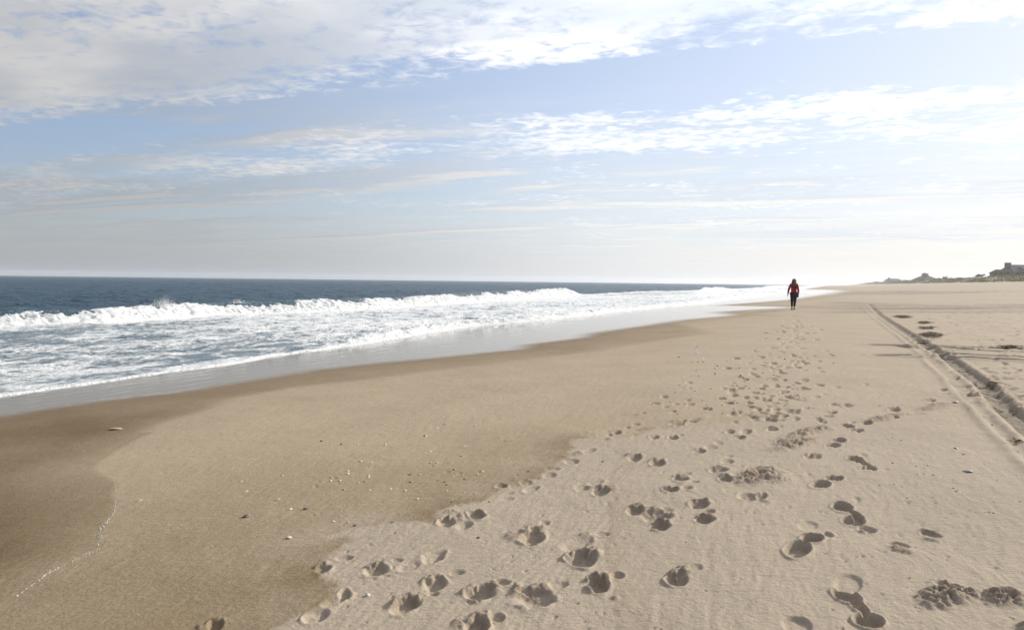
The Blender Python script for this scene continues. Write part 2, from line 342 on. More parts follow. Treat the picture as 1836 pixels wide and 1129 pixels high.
# gentle relief
dz = np.zeros(len(X))
dz += 0.02 * fbm(X * 0.35, Y * 0.35, 3, 2) * sstep(DIST, 2, 8) * (1 - film)
dz += 0.0035 * fbm(X * 4.5, Y * 4.5, 3, 6) * (1 - 0.9 * film)
dry = (1 - damp)
dz[near] += (0.0026 + 0.0008 * dry[near]) * (1 - film[near]) * fbm((U[near]) * 9, S[near] * 34 + 4 * fbm(X[near] * 2, Y[near] * 2, 2, 3), 3, 4)
dz[near] += 0.0012 * (1 - film[near]) * fbm(X[near] * 55, Y[near] * 55, 2, 1)
bk = sstep(-S, 3.2, 14)                                    # trampled, wind-blown upper beach
lump = fbm(U * 0.22, S * 0.9, 3, 3) * 0.5 + fbm(U * .7, S * 1.6, 3, 1) * 0.5
dz += bk * (0.07 * lump + 0.05 * np.minimum(0, fbm(U * 0.9, S * 2.4, 3, 5) + 0.1))
dz += sstep(-S, 1.8, 5) * (DIST < 60) * (-0.030 * sstep(fbm(U * 1.5, S * 2.6, 3, 6), 0.12, 0.5) + 0.012 * fbm(U * 3.1, S * 4.2, 3, 2))
SWATH = poly(0, [(1430,531),(1500,524),(1600,521),(1836,522),(2100,523),(2100,556),(1836,545),(1700,547),(1600,543),(1500,538)])
rb = np.zeros(len(X)); k_ = (DIST > 20) & (DIST < 400); dS_ = signed(X[k_], Y[k_], SWATH)
rb[k_] = 1 - sstep(dS_ + 2.5 * fbm(X[k_] * .25, Y[k_] * .12, 3, 2), -3, 3)
rb = rb * (1 - wet) * sstep(-S, -2.0, 2.5)
rutfar = np.abs(fbm(X * 0.035 + 3, Y * 0.33 - X * 0.02, 3, 6))
dz += -0.13 * rb * (1 - sstep(rutfar, 0.02, 0.16)); rough = rb * (0.45 + 0.55 * (1 - sstep(rutfar, 0.05, 0.35)))
dz += dune_relief(U, S)
# tyre tracks
nz = np.where((DIST < 60) & (S < 3))[0]
x_, y_ = X[nz], Y[nz]
dR, sR, pR = line_dist(x_, y_, RIDGE); dU, sU, pU = line_dist(x_, y_, RUT)
wv = 0.05 * fbm(pR * 1.1, pR * 0 + 2, 2, 2)
left = dR * sR                                            # >0 on the sea side of the ridge
trk = np.zeros(len(nz))
rgt = -left
brd = 0.8 + 0.35 * fbm(pR * 2, left * 3, 2, 1)
trk += 0.024 * np.exp(-((left + wv * .4) / 0.05) ** 2) * brd
r1 = sstep(rgt, 0.05, 0.09) * (1 - sstep(rgt, 0.24, 0.30)) * (sU > 0)
tread = np.sin(pR * 2 * math.pi / 0.085 + 14 * np.abs(rgt - 0.17))
trk += r1 * (-0.034 + 0.012 * tread + 0.010 * fbm(pR * 4, rgt * 16, 3, 4))
mb = r1
ru = 1 - sstep(dU, 0.07, 0.15)
trk += ru * (-0.062 + 0.013 * np.sin(pU * 2 * math.pi / 0.09 + 10 * dU) + 0.012 * fbm(pU * 5, dU * 14, 3, 5))
trk += 0.030 * np.exp(-(((dU * -sU) - 0.19) / 0.05) ** 2) * (0.7 + 0.6 * fbm(pU * 3, pU * 0, 2, 3)) + 0.014 * np.exp(-(((dU * sU) - 0.17) / 0.03) ** 2)
swp = np.exp(-np.maximum(left, 0) / 0.45) * (left > 0.05)       # furrows beside the ridge; the ridge's shade also goes into their colour
trk += swp * 0.022 * fbm(pR * 5.5 + left * 1.2, left * 1.5, 3, 7)
for k, c in enumerate(CROSS):
    dC, sC, pC = line_dist(x_, y_, c); wd = 0.11
    trk += -0.115 * np.exp(-(dC / wd) ** 2) + 0.035 * np.exp(-((dC - 0.24) / 0.08) ** 2) * (0.7 + .5 * fbm(pC * 2, pC * 0 + k, 2, 2))
    rough[nz] = np.maximum(rough[nz], 0.8 * np.exp(-(dC / (wd * 1.2)) ** 2))  # crossing ruts toned darker: greyer sand plus their shadow put into the colour
dz[nz] += trk
rough[nz] = np.maximum(rough[nz], np.maximum(mb * .75, np.maximum(ru * .9, swp * 0.22)))  # rut tone holds both darker sand and painted-in rut shading
# prints
dep = np.zeros(len(X)); mnd = np.zeros(len(X)); rim = np.zeros(len(X))
for (z, PX, PY, W_, H_, ro, D, k) in LB:
    if k == 'd' and D >= 1.5: D *= 0.85 if PY * ZM[z][2] + ZM[z][1] > 790 else (1.2 if PX * ZM[z][2] + ZM[z][0] < 1540 else 1.25)
    if k == 'm': D *= (0.95 if z == 7 else 0.85) if D > 3.4 else 1.0
    cx, cy = pxl(z, PX, PY); sc2 = ZM[z][2]; W2, H2 = W_ * sc2, H_ * sc2; c, s = math.cos(rad(ro)), math.sin(rad(ro))
    g0 = ground(cx, cy); ga = ground(cx + W2 * c, cy + W2 * s); gb = ground(cx - H2 * s, cy + H2 * c)
    ax, ay, bx, by = ga[0] - g0[0], ga[1] - g0[1], gb[0] - g0[0], gb[1] - g0[1]
    det = ax * by - ay * bx
    if abs(det) < 1e-9: continue
    ext = 1.9 * (math.hypot(ax, ay) + math.hypot(bx, by))
    k_ = np.where((np.abs(X - g0[0]) < ext) & (np.abs(Y - g0[1]) < ext))[0]
    if not len(k_): continue
    rx, ry = X[k_] - g0[0], Y[k_] - g0[1]
    p = (rx * by - ry * bx) / det; q = (ax * ry - ay * rx) / det
    e = np.sqrt(p * p + q * q); D = D / 100.0
    if k == 'd':
        xx, yy = X[k_], Y[k_]
        e = e * (1 + 0.17 * vn(xx * 11, yy * 11, 2) + 0.09 * vn(xx * 30, yy * 30, 4) + 0.04 * vn(xx * 80, yy * 80, 5))
        tilt = np.clip(0.72 + 0.42 * q, 0.25, 1.2)
        well = 1 - sstep(e, 0.50, 1.04)
        fl = 1 + 0.22 * fbm(xx * 38, yy * 38, 3, 5)
        crumb = 0.55 * D * np.clip(fbm(xx * 24, yy * 24, 3, 1, billow=True) + 0.15, 0, 1) * sstep(-q, 0.05, 0.6) * (1 - sstep(e, 0.8, 1.35)) * (D > 0.03)
        dep[k_] = np.maximum(dep[k_], D * well * tilt * fl - crumb)
        mnd[k_] = np.maximum(mnd[k_], crumb * 0.9); loose[k_] = np.maximum(loose[k_], crumb / (0.35 * D) * (D > .03))
        rim[k_] = np.maximum(rim[k_], 0.24 * D * np.exp(-((e - 1.10) / 0.17) ** 2) * np.clip(0.45 + 0.9 * vn(xx * 14, yy * 14, 6), 0, 1.2))
    elif k == 'p':               # crisp sole print
        xx, yy = X[k_], Y[k_]; e = e * (1 + 0.05 * vn(xx * 14, yy * 14, 2))
        well = 1 - sstep(e, 0.80, 1.02)
        dep[k_] = np.maximum(dep[k_], D * well * (0.9 + 0.12 * fbm(xx * 30, yy * 30, 3, 5) + 0.05 * np.sin(q * 9)))
        rim[k_] = np.maximum(rim[k_], 0.22 * D * np.exp(-((e - 1.09) / 0.09) ** 2))
    elif k == 's':
        dep[k_] = np.maximum(dep[k_], D * (1 - sstep(e, 0.72, 1.0)))
    else:
        xx, yy = X[k_], Y[k_]
        e = e + 0.45 * fbm(xx * 7, yy * 7, 3, 3)
        ms = 1 - sstep(e, 0.25, 1.05)
        cr = 0.24 + 0.34 * fbm(xx * 8, yy * 8, 2, 1) + 0.40 * fbm(xx * 20, yy * 20, 2, 3, billow=True) + 0.62 * fbm(xx * 46, yy * 46, 2, 6, 0.6, billow=True); cr = np.minimum(cr, 0.75 + 0.3 * (cr - 0.75))
        mnd[k_] = np.maximum(mnd[k_], 0.80 * D * ms * np.maximum(cr, -0.1)); loose[k_] = np.maximum(loose[k_], ms)
dz += mnd * (1 - sstep(dep, 0.005, 0.02)) - dep + rim * (1 - sstep(dep, 0.0, 0.01))
Z = Z + dz
me = mesh_np('beach', np.stack([X, Y, Z], -1), Q)
for nm, a in (('film', film), ('wet', wet), ('dark', dark), ('damp', damp), ('stain', np.clip(stain, 0, 1)), ('rough', np.clip(rough, 0, 1)), ('loose', loose), ('dune', sstep(-S, 52, 57))): fattr(me, nm, a)

m = bpy.data.materials.new('sand'); m.use_nodes = True; T = NT(m.node_tree); T.n.clear()
pos = T.add('ShaderNodeNewGeometry').outputs['Position']
film_, wet_, dark_, damp_, stain_, rough_, loose_, dune_ = (T.attr(k) for k in ('film', 'wet', 'dark', 'damp', 'stain', 'rough', 'loose', 'dune'))
n1 = T.noise(pos, 0.9, 5, 0.6); n2 = T.noise(pos, 14, 4, 0.6); n3 = T.noise(pos, 260, 3, 0.7); n4 = T.noise(pos, 60, 3, 0.65)
c = T.mix(damp_, (0.385, 0.315, 0.240, 1), (0.378, 0.298, 0.204, 1))
c = T.mix(T.m('MULTIPLY', loose_, 0.8), c, (0.285, 0.225, 0.165, 1))
c = T.mix(T.m('MULTIPLY', rough_, 0.8), c, (0.225, 0.185, 0.148, 1))  # darker tracked sand, with shading of the ruts mixed into this tone
c = T.mix(T.m('MULTIPLY', dark_, 0.85), c, (0.108, 0.067, 0.025, 1))
c = T.mix(T.m('MAXIMUM', T.m('MULTIPLY', film_, 0.8), T.m('MULTIPLY', wet_, 0.50)), c, (0.125, 0.085, 0.046, 1))
c = T.mix(T.m('MULTIPLY', stain_, T.m('MULTIPLY_ADD', n2, 0.5, 0.45)), c, (0.165, 0.112, 0.048, 1))
c = T.mix(T.m('MULTIPLY', dune_, 0.5), c, (0.33, 0.29, 0.2, 1))
var = T.m('ADD', T.m('MULTIPLY_ADD', n1, 0.30, 0.85), T.m('ADD', T.m('MULTIPLY_ADD', n3, 0.55, -0.275), T.m('MULTIPLY_ADD', n4, 0.22, -0.11)))
c = T.v('SCALE', c, scale=var)
speck = T.ss(T.noise(T.v('ADD', pos, (3.1, 1.7, 0)), 190, 2, 0.5), 0.70, 0.76)
c = T.mix(T.m('MULTIPLY', speck, 0.45), c, (0.09, 0.07, 0.05, 1))
rots = T.add('ShaderNodeVectorRotate', {'Vector': pos, 'Angle': rad(-8)}, rotation_type='Z_AXIS').outputs[0]
streak = T.noise(T.v('MULTIPLY', rots, (6.0, 26.0, 10.0)), 1.0, 5, 0.65, 0.6)
bump = T.add('ShaderNodeBump', {'Strength': T.m('MULTIPLY_ADD', film_, -0.97, 1.0), 'Distance': 0.006, 'Height': T.m('ADD', T.m('MULTIPLY', n3, 0.5), T.m('ADD', T.m('MULTIPLY', n4, 0.9), T.m('ADD', T.m('MULTIPLY', n2, 0.9), T.m('MULTIPLY', streak, 1.2))))})
shore = T.v('MULTIPLY', T.add('ShaderNodeVectorRotate', {'Vector': pos, 'Angle': SH}, rotation_type='Z_AXIS').outputs[0], (2.6, 0.35, 1.0))
smooth = T.add('ShaderNodeBump', {'Strength': 0.5, 'Distance': 0.012, 'Height': T.noise(shore, 1.6, 4, 0.5)})
bs = T.add('ShaderNodeBsdfPrincipled', {'Base Color': c, 'Roughness': T.m('MULTIPLY_ADD', dark_, -0.25, 0.9), 'Specular IOR Level': T.m('MULTIPLY_ADD', dark_, -0.02, 0.08), 'Normal': bump.outputs[0],
           'Coat Weight': T.m('MULTIPLY', film_, 1.0), 'Coat Roughness': 0.045, 'Coat IOR': 1.33, 'Coat Normal': smooth.outputs[0]})
T.add('ShaderNodeOutputMaterial', {'Surface': bs.outputs[0]})
M_SAND = m
beach = link('beach', me, m); tag(beach, kind='structure')

def pmat(name, col, rough=0.8, spec=0.3, nscale=30, namt=0.25, bump=0.0, col2=None, trans=0.0):
    m = bpy.data.materials.new(name); m.use_nodes = True; T = NT(m.node_tree); T.n.clear()
    oc = T.add('ShaderNodeTexCoord').outputs['Object']; n = T.noise(oc, nscale, 4, 0.6)
    c2 = col2 or tuple(v * 0.55 for v in col)
    c = T.mix(T.ss(n, 0.5 - 0.25, 0.5 + 0.25), (*c2, 1), (*col, 1)) if namt > 0 else (*col, 1)
    b = T.add('ShaderNodeBsdfPrincipled', {'Base Color': c, 'Roughness': rough, 'Specular IOR Level': spec})
    if bump: T.put(b.inputs['Normal'], T.add('ShaderNodeBump', {'Strength': 0.6, 'Distance': bump, 'Height': n}).outputs[0])
    out = b.outputs[0]
    if trans:
        tr = T.add('ShaderNodeBsdfTranslucent', {'Color': c}); out = T.add('ShaderNodeMixShader', {0: trans, 1: out, 2: tr.outputs[0]}).outputs[0]
    T.add('ShaderNodeOutputMaterial', {'Surface': out}); return m

# ------------------------------------------------------------------ the sea
BRK = [(15.1, 28.4)]
for px, py in [(0,586),(190,580),(324,571),(419,565),(610,558),(791,546),(905,539),(993,533),(1038,529)]:
    g = ground(px, py, ZSEA); BRK.append(us(g[0], g[1]))
BRK = sorted(BRK[1:])
bu = np.array([b[0] for b in BRK]); bsx = np.array([b[1] for b in BRK])
def s_break(u): return np.interp(u, bu, bsx) + 0.9 + 0.35 * fbm(u * 0.12, u * 0 + 9.0, 3, 1)
U_END = bu[-1]
def h_break(u): return np.interp(u, [0, 15, 30, 45, 65, U_END - 6, U_END, U_END + 3], [.58, .58, .72, .74, .88, 1.1, .5, .0])
us_ = [-14.0]
while us_[-1] < 2600:
    q = us_[-1]; us_.append(q + (0.10 if q < 30 else 0.10 + 0.0085 * (q - 30)))
us_ = np.array(us_)
ss_ = [0.0]
while ss_[-1] < 2600:
    q = ss_[-1]; ss_.append(q + (0.045 if q < 1.2 else 0.045 + 0.0155 * (q - 1.2)))
ss_ = np.array(ss_)
GU, GO = np.meshgrid(us_, ss_); SF = s_front(us_)[None, :]
GS = SF + GO
SX, SY = xy(GU, GS); SD = np.hypot(SX, SY)
hb = np.interp(GU, [-20, 9, 15, 19, 26, 40, 60, 90, 140], [.02, .02, .06, .20, .24, .22, .26, .22, .14])
sb = s_break(GU)
sandz = base_z(SX, SY)
zf = sandz[0][None, :]
z0 = zf + 0.012 + (ZSEA - zf - 0.012) * sstep(GO, 0.0, 5.0)
bore = hb * sstep(GO, -0.05, 0.12 + hb * 3.0) * np.exp(-np.maximum(GO - 0.6, 0) / 1.6)
boreN = np.clip(0.45 + 0.75 * fbm(GU * 1.9, GO * 2.6, 4, 3, 0.65, billow=True) + 0.35 * fbm(GU * 0.5, GO * .3, 2, 5), 0.08, 2)
inner = (1 - sstep(GS, sb - 1, sb + 1.5))
mill = inner * sstep(GO, 0.6, 3.0) * (0.075 * fbm(GU * 0.55, GS * 1.1, 3, 2) + 0.045 * fbm(GU * 2.2, GS * 3.0, 3, 5, billow=True) + 0.02)
outer = 1 - inner
swell = outer * (0.30 * (0.5 + 0.5 * np.sin((GS - sb) * 2 * math.pi / 23 + 1.6 * fbm(GU * 0.02, GS * 0.03, 2, 4))) ** 2 * np.clip(0.7 + fbm(GU * 0.025, GS * 0.04, 2, 6), 0, 1.5) - 0.05)
fade = 1 / (1 + SD / 900)
chop = outer * (0.26 * fbm(GU * 0.13, GS * 0.30, 3, 1) + 0.24 * fbm(GU * 0.45, GS * 0.9, 3, 3)) * fade
hbk = h_break(GU) * (GU < U_END + 4)
back = hbk * 0.80 * np.where(GS > sb, np.exp(-((GS - sb) / 3.2) ** 2), np.exp(-((GS - sb) / 0.5) ** 2))
zs = z0 + swell + chop + mill + back
zs = np.maximum(zs, sandz + 0.010 + 0.02 * sstep(GO, 0, .3)) + bore * boreN
zs[0] = sandz[0] - 0.004
cov = inner * (0.40 + 0.16 * np.exp(-((sb - GS) / 3.0) ** 2) + 0.10 * sstep(GU, 12, 30) - 0.10 * (1 - sstep(GU, 8, 20)) + 0.42 * np.exp(-GO / 1.6) * sstep(GU, 11, 20) + 0.7 * np.exp(-GO / 0.10))
cov += inner * (0.26 * fbm(GU * 0.16, GS * 0.35, 3, 7) + 0.22 * fbm(GU * 0.7, GS * 1.5, 3, 2))
cov += inner * sstep(GU, 55, 110) * (0.10 - 0.55 * sstep(fbm(GU * 0.018, GS * 0.30, 3, 5), 0.0, 0.45))
cov = np.clip(cov, 0, 1.2) * (1 - sstep(GS, sb - 0.9, sb - 0.3) * (GU < U_END + 2))
Qs = grid_quads(*GU.shape)
az = np.degrees(np.arctan2(SX, SY)).ravel()
vis = (np.abs(az) < 55) | (SD.ravel() < 30)
Qs = Qs[vis[Qs].any(1)]
usedv = np.unique(Qs); remap = np.full(GU.size, -1); remap[usedv] = np.arange(len(usedv))
me = mesh_np('sea', np.stack([SX.ravel(), SY.ravel(), zs.ravel()], -1)[usedv], remap[Qs])
fattr(me, 'foam', cov.ravel()[usedv]); fattr(me, 'outer', outer.ravel()[usedv]); fattr(me, 'edge', GO.ravel()[usedv])
m = bpy.data.materials.new('sea_water'); m.use_nodes = True; T = NT(m.node_tree); T.n.clear()
pos = T.add('ShaderNodeNewGeometry').outputs['Position']
rot = T.add('ShaderNodeVectorRotate', {'Vector': pos, 'Angle': SH}, rotation_type='Z_AXIS').outputs[0]
st = T.v('MULTIPLY', rot, (1.0, 0.55, 1.0))
foam_, outer_, edge_ = T.attr('foam'), T.attr('outer'), T.attr('edge')
wp = T.v('ADD', st, T.v('SCALE', T.v('SUBTRACT', T.add('ShaderNodeTexNoise', {'Vector': st, 'Scale': 1.4, 'Detail': 4}).outputs[1], (0.5, 0.5, 0.5)), scale=0.9))
vo = T.add('ShaderNodeTexVoronoi', {'Vector': wp, 'Scale': 1.5}, feature='DISTANCE_TO_EDGE').outputs[0]
vo2 = T.add('ShaderNodeTexVoronoi', {'Vector': wp, 'Scale': 5.0}, feature='DISTANCE_TO_EDGE').outputs[0]
nn = T.noise(wp, 2.2, 6, 0.65); nf = T.noise(st, 17, 4, 0.65)
pat = T.m('SUBTRACT', T.m('ADD', T.m('MULTIPLY', nn, 0.95), T.m('MULTIPLY', nf, 0.45)), T.m('ADD', T.m('MULTIPLY', vo, 0.50), T.m('MULTIPLY', vo2, 0.55)))
fm = T.m('MULTIPLY', T.ss(T.m('ADD', pat, foam_), 0.80, 1.18), 0.97)
n_far = T.noise(T.v('MULTIPLY', rot, (0.5, 0.22, 1.0)), 1.0, 5, 0.65); n_mid = T.noise(T.v('MULTIPLY', rot, (1.0, 0.5, 1.0)), 2.6, 5, 0.65)
hgt = T.m('ADD', T.m('MULTIPLY', n_far, 0.55), T.m('MULTIPLY', n_mid, 0.22))
bw = T.add('ShaderNodeBump', {'Strength': 1.0, 'Distance': T.m('MULTIPLY_ADD', outer_, 2.4, 0.16), 'Height': hgt})
wcol = T.mix(outer_, (0.050, 0.088, 0.105, 1), (0.009, 0.050, 0.088, 1))
wat = T.add('ShaderNodeBsdfPrincipled', {'Base Color': wcol, 'Roughness': T.m('MULTIPLY_ADD', outer_, 0.22, 0.10), 'IOR': 1.33, 'Specular IOR Level': T.m('MULTIPLY_ADD', outer_, -0.28, 0.5), 'Normal': bw.outputs[0]})
bf = T.add('ShaderNodeBump', {'Strength': 0.9, 'Distance': 0.14, 'Height': T.m('ADD', T.m('MULTIPLY', nf, 0.9), nn)})
fo = T.add('ShaderNodeBsdfPrincipled', {'Base Color': (0.83, 0.83, 0.82, 1), 'Roughness': 0.75, 'Specular IOR Level': 0.2, 'Normal': bf.outputs[0]})
mx = T.add('ShaderNodeMixShader', {0: fm, 1: wat.outputs[0], 2: fo.outputs[0]})
T.add('ShaderNodeOutputMaterial', {'Surface': mx.outputs[0]})
sea = link('sea', me, m); tag(sea, kind='structure')

# white water of the breakers
m = bpy.data.materials.new('white_water'); m.use_nodes = True; T = NT(m.node_tree); T.n.clear()
pos = T.add('ShaderNodeNewGeometry').outputs['Position']
a_ = T.noise(pos, 7, 6, 0.7); b_ = T.noise(pos, 30, 4, 0.7)
bp = T.add('ShaderNodeBump', {'Strength': 0.8, 'Distance': 0.05, 'Height': T.m('ADD', a_, T.m('MULTIPLY', b_, 0.6))})
b = T.add('ShaderNodeBsdfPrincipled', {'Base Color': (0.95, 0.95, 0.94, 1), 'Roughness': 0.8, 'Specular IOR Level': 0.2, 'Normal': bp.outputs[0]})
tr = T.add('ShaderNodeBsdfTranslucent', {'Color': (0.88, 0.89, 0.88, 1), 'Normal': bp.outputs[0]})
T.add('ShaderNodeOutputMaterial', {'Surface': T.add('ShaderNodeMixShader', {0: 0.30, 1: b.outputs[0], 2: tr.outputs[0]}).outputs[0]})
M_FOAM = m
def breaker(name, u0, u1, sfun, hfun, label, du0, nt=46, seed=0, group=None):
    uu = [u0]
    while uu[-1] < u1: uu.append(uu[-1] + du0 * max(1.0, uu[-1] / 35.0))
    uu = np.array(uu); tt = np.linspace(0, 1, nt); GU, GT = np.meshgrid(uu, tt)
    hh = hfun(GU); wd = 1.1 + 2.1 * hh
    env = 0.86 + 0.20 * fbm(GU * 0.35, GU * 0 + seed, 3, 2) + 0.10 * fbm(GU * 1.5, GU * 0 + 4 + seed, 2, 3)
    prof = np.where(GT < 0.38, sstep(GT, 0.0, 0.36), 1 - 0.97 * sstep(GT, 0.38, 1.0) ** 0.8)
    sx = sfun(GU) - (GT - 0.38) * wd
    sx -= 0.28 * hh * fbm(GU * 0.9, GT * 2 + seed, 3, 4) * sstep(GT, .3, .8)
    lum = fbm(GU * 2.2, sx * 2.4, 4, 1 + seed, 0.6, billow=True); lum2 = fbm(GU * 6.5, sx * 7.5, 3, 4, 0.6, billow=True)
    zz = ZSEA - 0.05 + hh * prof * env + (0.11 * lum + 0.12 * lum2) * hh * sstep(prof, 0.02, 0.4)
    sx = sx - 0.16 * hh * lum * sstep(GT, .35, .6)
    zz[0] = ZSEA - 0.3; zz[-1] = ZSEA - 0.12
    x, y = xy(GU, sx)
    o = link(name, mesh_np(name, np.stack([x.ravel(), y.ravel(), zz.ravel()], -1), grid_quads(*GU.shape)), M_FOAM)
    tag(o, label, 'wave', group, 'stuff'); return uu
breaker('breaking_wave', -6, U_END + 2.5, s_break, h_break, 'long white breaking wave rolling parallel to the shore', 0.055)
for i, (u0, u1, s0, h0, lb) in enumerate([(150, 215, 27, .95, 'white breaking wave just left of the walking person'), (205, 300, 20, .9, 'nearer far breaker behind the walking person'), (320, 520, 27, 1.1, 'farthest white breaker near the horizon')]):
    breaker('breaking_wave', u0, u1, lambda u, s0=s0: s0 + 1.5 * fbm(u * 0.03, u * 0 + s0, 2, 1), lambda u, u0=u0, u1=u1, h0=h0: h0 * sstep(u, u0, u0 + 15) * (1 - sstep(u, u1 - 25, u1)) + 0.02, lb, 0.07, 22, i + 1)
# flung spray over the main breaker
def blobs(name, pts, rads, mat, sub=0):
    bm = bmesh.new(); bmesh.ops.create_icosphere(bm, subdivisions=1, radius=1.0)
    v0 = np.array([v.co[:] for v in bm.verts]); f0 = np.array([[v.index for v in f.verts] for f in bm.faces]); bm.free()
    pts = np.asarray(pts); rads = np.asarray(rads)
    V = pts[:, None, :] + v0[None] * rads[:, None, :]; Fc = f0[None] + (np.arange(len(pts)) * len(v0))[:, None, None]
    return mesh_np(name, V.reshape(-1, 3), Fc.reshape(-1, 3))
pts, rd = [], []
def jet(u, n, hgt, wid, r0):
    for _ in range(n):
        t = random.random() ** 2.2 * random.uniform(.4, 1); k = random.gauss(0, wid * (1 - 0.75 * t)); s = float(s_break(np.array([u]))[0]) + random.gauss(0, .15)
        x, y = xy(u + k, s); z = ZSEA + float(h_break(u)) * 0.85 + hgt * t
        q = random.uniform(.4, 1) * r0 * (1 - 0.5 * t); pts.append((x, y, z)); rd.append((q, q, q * random.uniform(.8, 1.8)))
g = ground(322, 571, ZSEA); uj = us(g[0], g[1])[0]
jet(uj, 600, 0.55, 0.30, 0.020); jet(uj - 0.4, 260, 0.32, 0.4, 0.02); jet(uj + 4.5, 200, 0.28, 0.25, 0.02); jet(uj - 8, 160, 0.22, 0.3, 0.02)
for _ in range(900):
    u = random.uniform(0, U_END); jet(u, 1, 0.06, 0.1, 0.012)
sp_ = link('sea_spray', blobs('sea_spray', pts, rd, M_FOAM), M_FOAM); tag(sp_, 'white droplets flung up above the long breaking wave', 'spray', kind='stuff')
# bubbly foam left along the upper swash lines
def foam_line(pxs, n, wpx, lab, rr0):
    P, Rr = [], []
    for _ in range(n):
        k = random.random() * (len(pxs) - 1); i = int(k); t = k - i
        w_ = pxs[i][2] * (1 - t) + pxs[i + 1][2] * t
        cx = pxs[i][0] * (1 - t) + pxs[i + 1][0] * t + random.gauss(0, w_ * 0.6) - abs(random.gauss(0, w_ * 1.1)); cy = pxs[i][1] * (1 - t) + pxs[i + 1][1] * t + random.gauss(0, w_ * 0.32)
        x, y, z = ground(cx, cy); q = rr0 * random.uniform(.4, 1.2); P.append((x, y, z + q * 0.1)); Rr.append((q * 1.3, q * 1.3, q * 0.35))
    o = link('foam_line', blobs('foam_line', P, Rr, M_FOAM), M_FOAM); tag(o, lab, 'foam', kind='stuff')
foam_line([(30,1068,.5),(70,1040,1),(85,1028,1.5),(110,1017,2.5),(148,998,4),(178,984,5),(186,968,5),(180,955,4),(188,940,3),(200,928,2),(207,912,1.2),(208,880,.6),(205,862,.5)], 210, 5, 'thin line of white bubbles at the edge of dark wet sand', 0.0032)
foam_line([(1160,656,.8),(1200,653,1),(1240,649,1.2),(1264,645,1.6),(1258,636,3.2),(1249,630,2),(1252,618,.8)], 700, 3, 'short hooked streak of white foam on the open sand', 0.009)
foam_line([(965,670,.8),(985,668,1),(1005,665,.8)], 90, 3, 'faint short dash of foam on the smooth sand', 0.008)

# ------------------------------------------------------------------ shells, pebbles and wrack
rg = random.Random(11)
def shell_mesh(name, L_, Wd, Ht, ribs=9, seed=0):
    n, k = 22, 6; V = [(0, 0, Ht)]; Fs = []; r = random.Random(seed)
    for j in range(1, k + 1):
        t = j / k
        for i in range(n):
            a = 2 * math.pi * i / n; rr_ = t * (1 + 0.10 * math.cos(a) - 0.08 * math.cos(2 * a)) * (1 + 0.025 * math.cos(ribs * a) * t)
            cx = -0.25 * (1 - t) * L_
            V.append((cx + rr_ * L_ * math.cos(a), rr_ * Wd * math.sin(a), Ht * (math.sqrt(max(0, 1 - t * t)) * .9 + .1 * (1 - t)) + 0.02 * Ht * math.cos(t * 26)))
    for i in range(n): Fs.append((0, 1 + i, 1 + (i + 1) % n))
    me = bpy.data.meshes.new(name)
    Fq = []
    for j in range(k - 1):
        for i in range(n):
            a = 1 + j * n + i; b = 1 + j * n + (i + 1) % n; Fq.append((a, a + n, b + n, b))
    me.from_pydata([(x, y, z) for x, y, z in V], [], Fs + Fq); me.polygons.foreach_set('use_smooth', [True] * len(me.polygons)); return me
def pebble_mesh(name, seed):
    bm = bmesh.new(); bmesh.ops.create_icosphere(bm, subdivisions=2, radius=1.0); r = random.Random(seed)
    o = [r.uniform(0, 6) for _ in range(3)]
    for v in bm.verts:
        f = 1 + 0.13 * math.sin(2.3 * v.co.x + o[0]) + 0.12 * math.sin(2.7 * v.co.y + o[1]) + 0.1 * math.sin(3.1 * v.co.z + o[2]); v.co = v.co * f; v.co.z *= 0.62
    me = bpy.data.meshes.new(name); bm.to_mesh(me); bm.free(); me.polygons.foreach_set('use_smooth', [True] * len(me.polygons)); return me
MS = {'white': pmat('shell_white', (0.64, 0.57, 0.47), 0.45, 0.5, 60, 1, 0.002, (0.44, 0.37, 0.28)), 'tan': pmat('shell_tan', (0.55, 0.40, 0.24), 0.5, 0.5, 50, 1, 0.002, (0.36, 0.24, 0.13)),
      'orange': pmat('pebble_orange', (0.52, 0.26, 0.08), 0.45, 0.5, 40, 1, 0.002, (0.36, 0.17, 0.06)), 'dark': pmat('pebble_dark', (0.12, 0.095, 0.075), 0.5, 0.4, 50, 1, 0.002),
      'grey': pmat('pebble_grey', (0.33, 0.30, 0.28), 0.5, 0.4, 50, 1, 0.002), 'red': pmat('pebble_red', (0.30, 0.10, 0.06), 0.5, 0.4, 50, 1, 0.002)}
PROTO = {}
for kx in MS:
    for j in range(3):
        me_ = shell_mesh('shell', 1, .82, .42, 9, j) if kx in ('white', 'tan') and j < 2 else pebble_mesh('pebble', j * 7 + hash(kx) % 1 + len(kx))
        me_.materials.append(MS[kx]); PROTO[kx, j] = me_
from mathutils.bvhtree import BVHTree
_sel = np.where(DIST < 26)[0]
_cell = {}
for i in _sel[::1]:
    if DIST[i] < 26: _cell.setdefault((int(X[i] * 4) if DIST[i] < 12 else int(X[i] * 2) + 10000, int(Y[i] * 4) if DIST[i] < 12 else int(Y[i] * 2) + 10000), []).append(i)
def sand_z(x, y):
    d_ = math.hypot(x, y); best, bz = 1e9, None
    for f, off in ((4, 0), (2, 10000)):
        kx, ky = int(x * f) + off, int(y * f) + off
        for a in (-1, 0, 1):
            for b in (-1, 0, 1):
                L_ = _cell.get((kx + a, ky + b))
                if L_:
                    q = np.array(L_); dd = (X[q] - x) ** 2 + (Y[q] - y) ** 2; j = int(dd.argmin())
                    if dd[j] < best: best, bz = dd[j], float(Z[q[j]])
    return bz if bz is not None else float(base_z(np.float64(x), np.float64(y)))
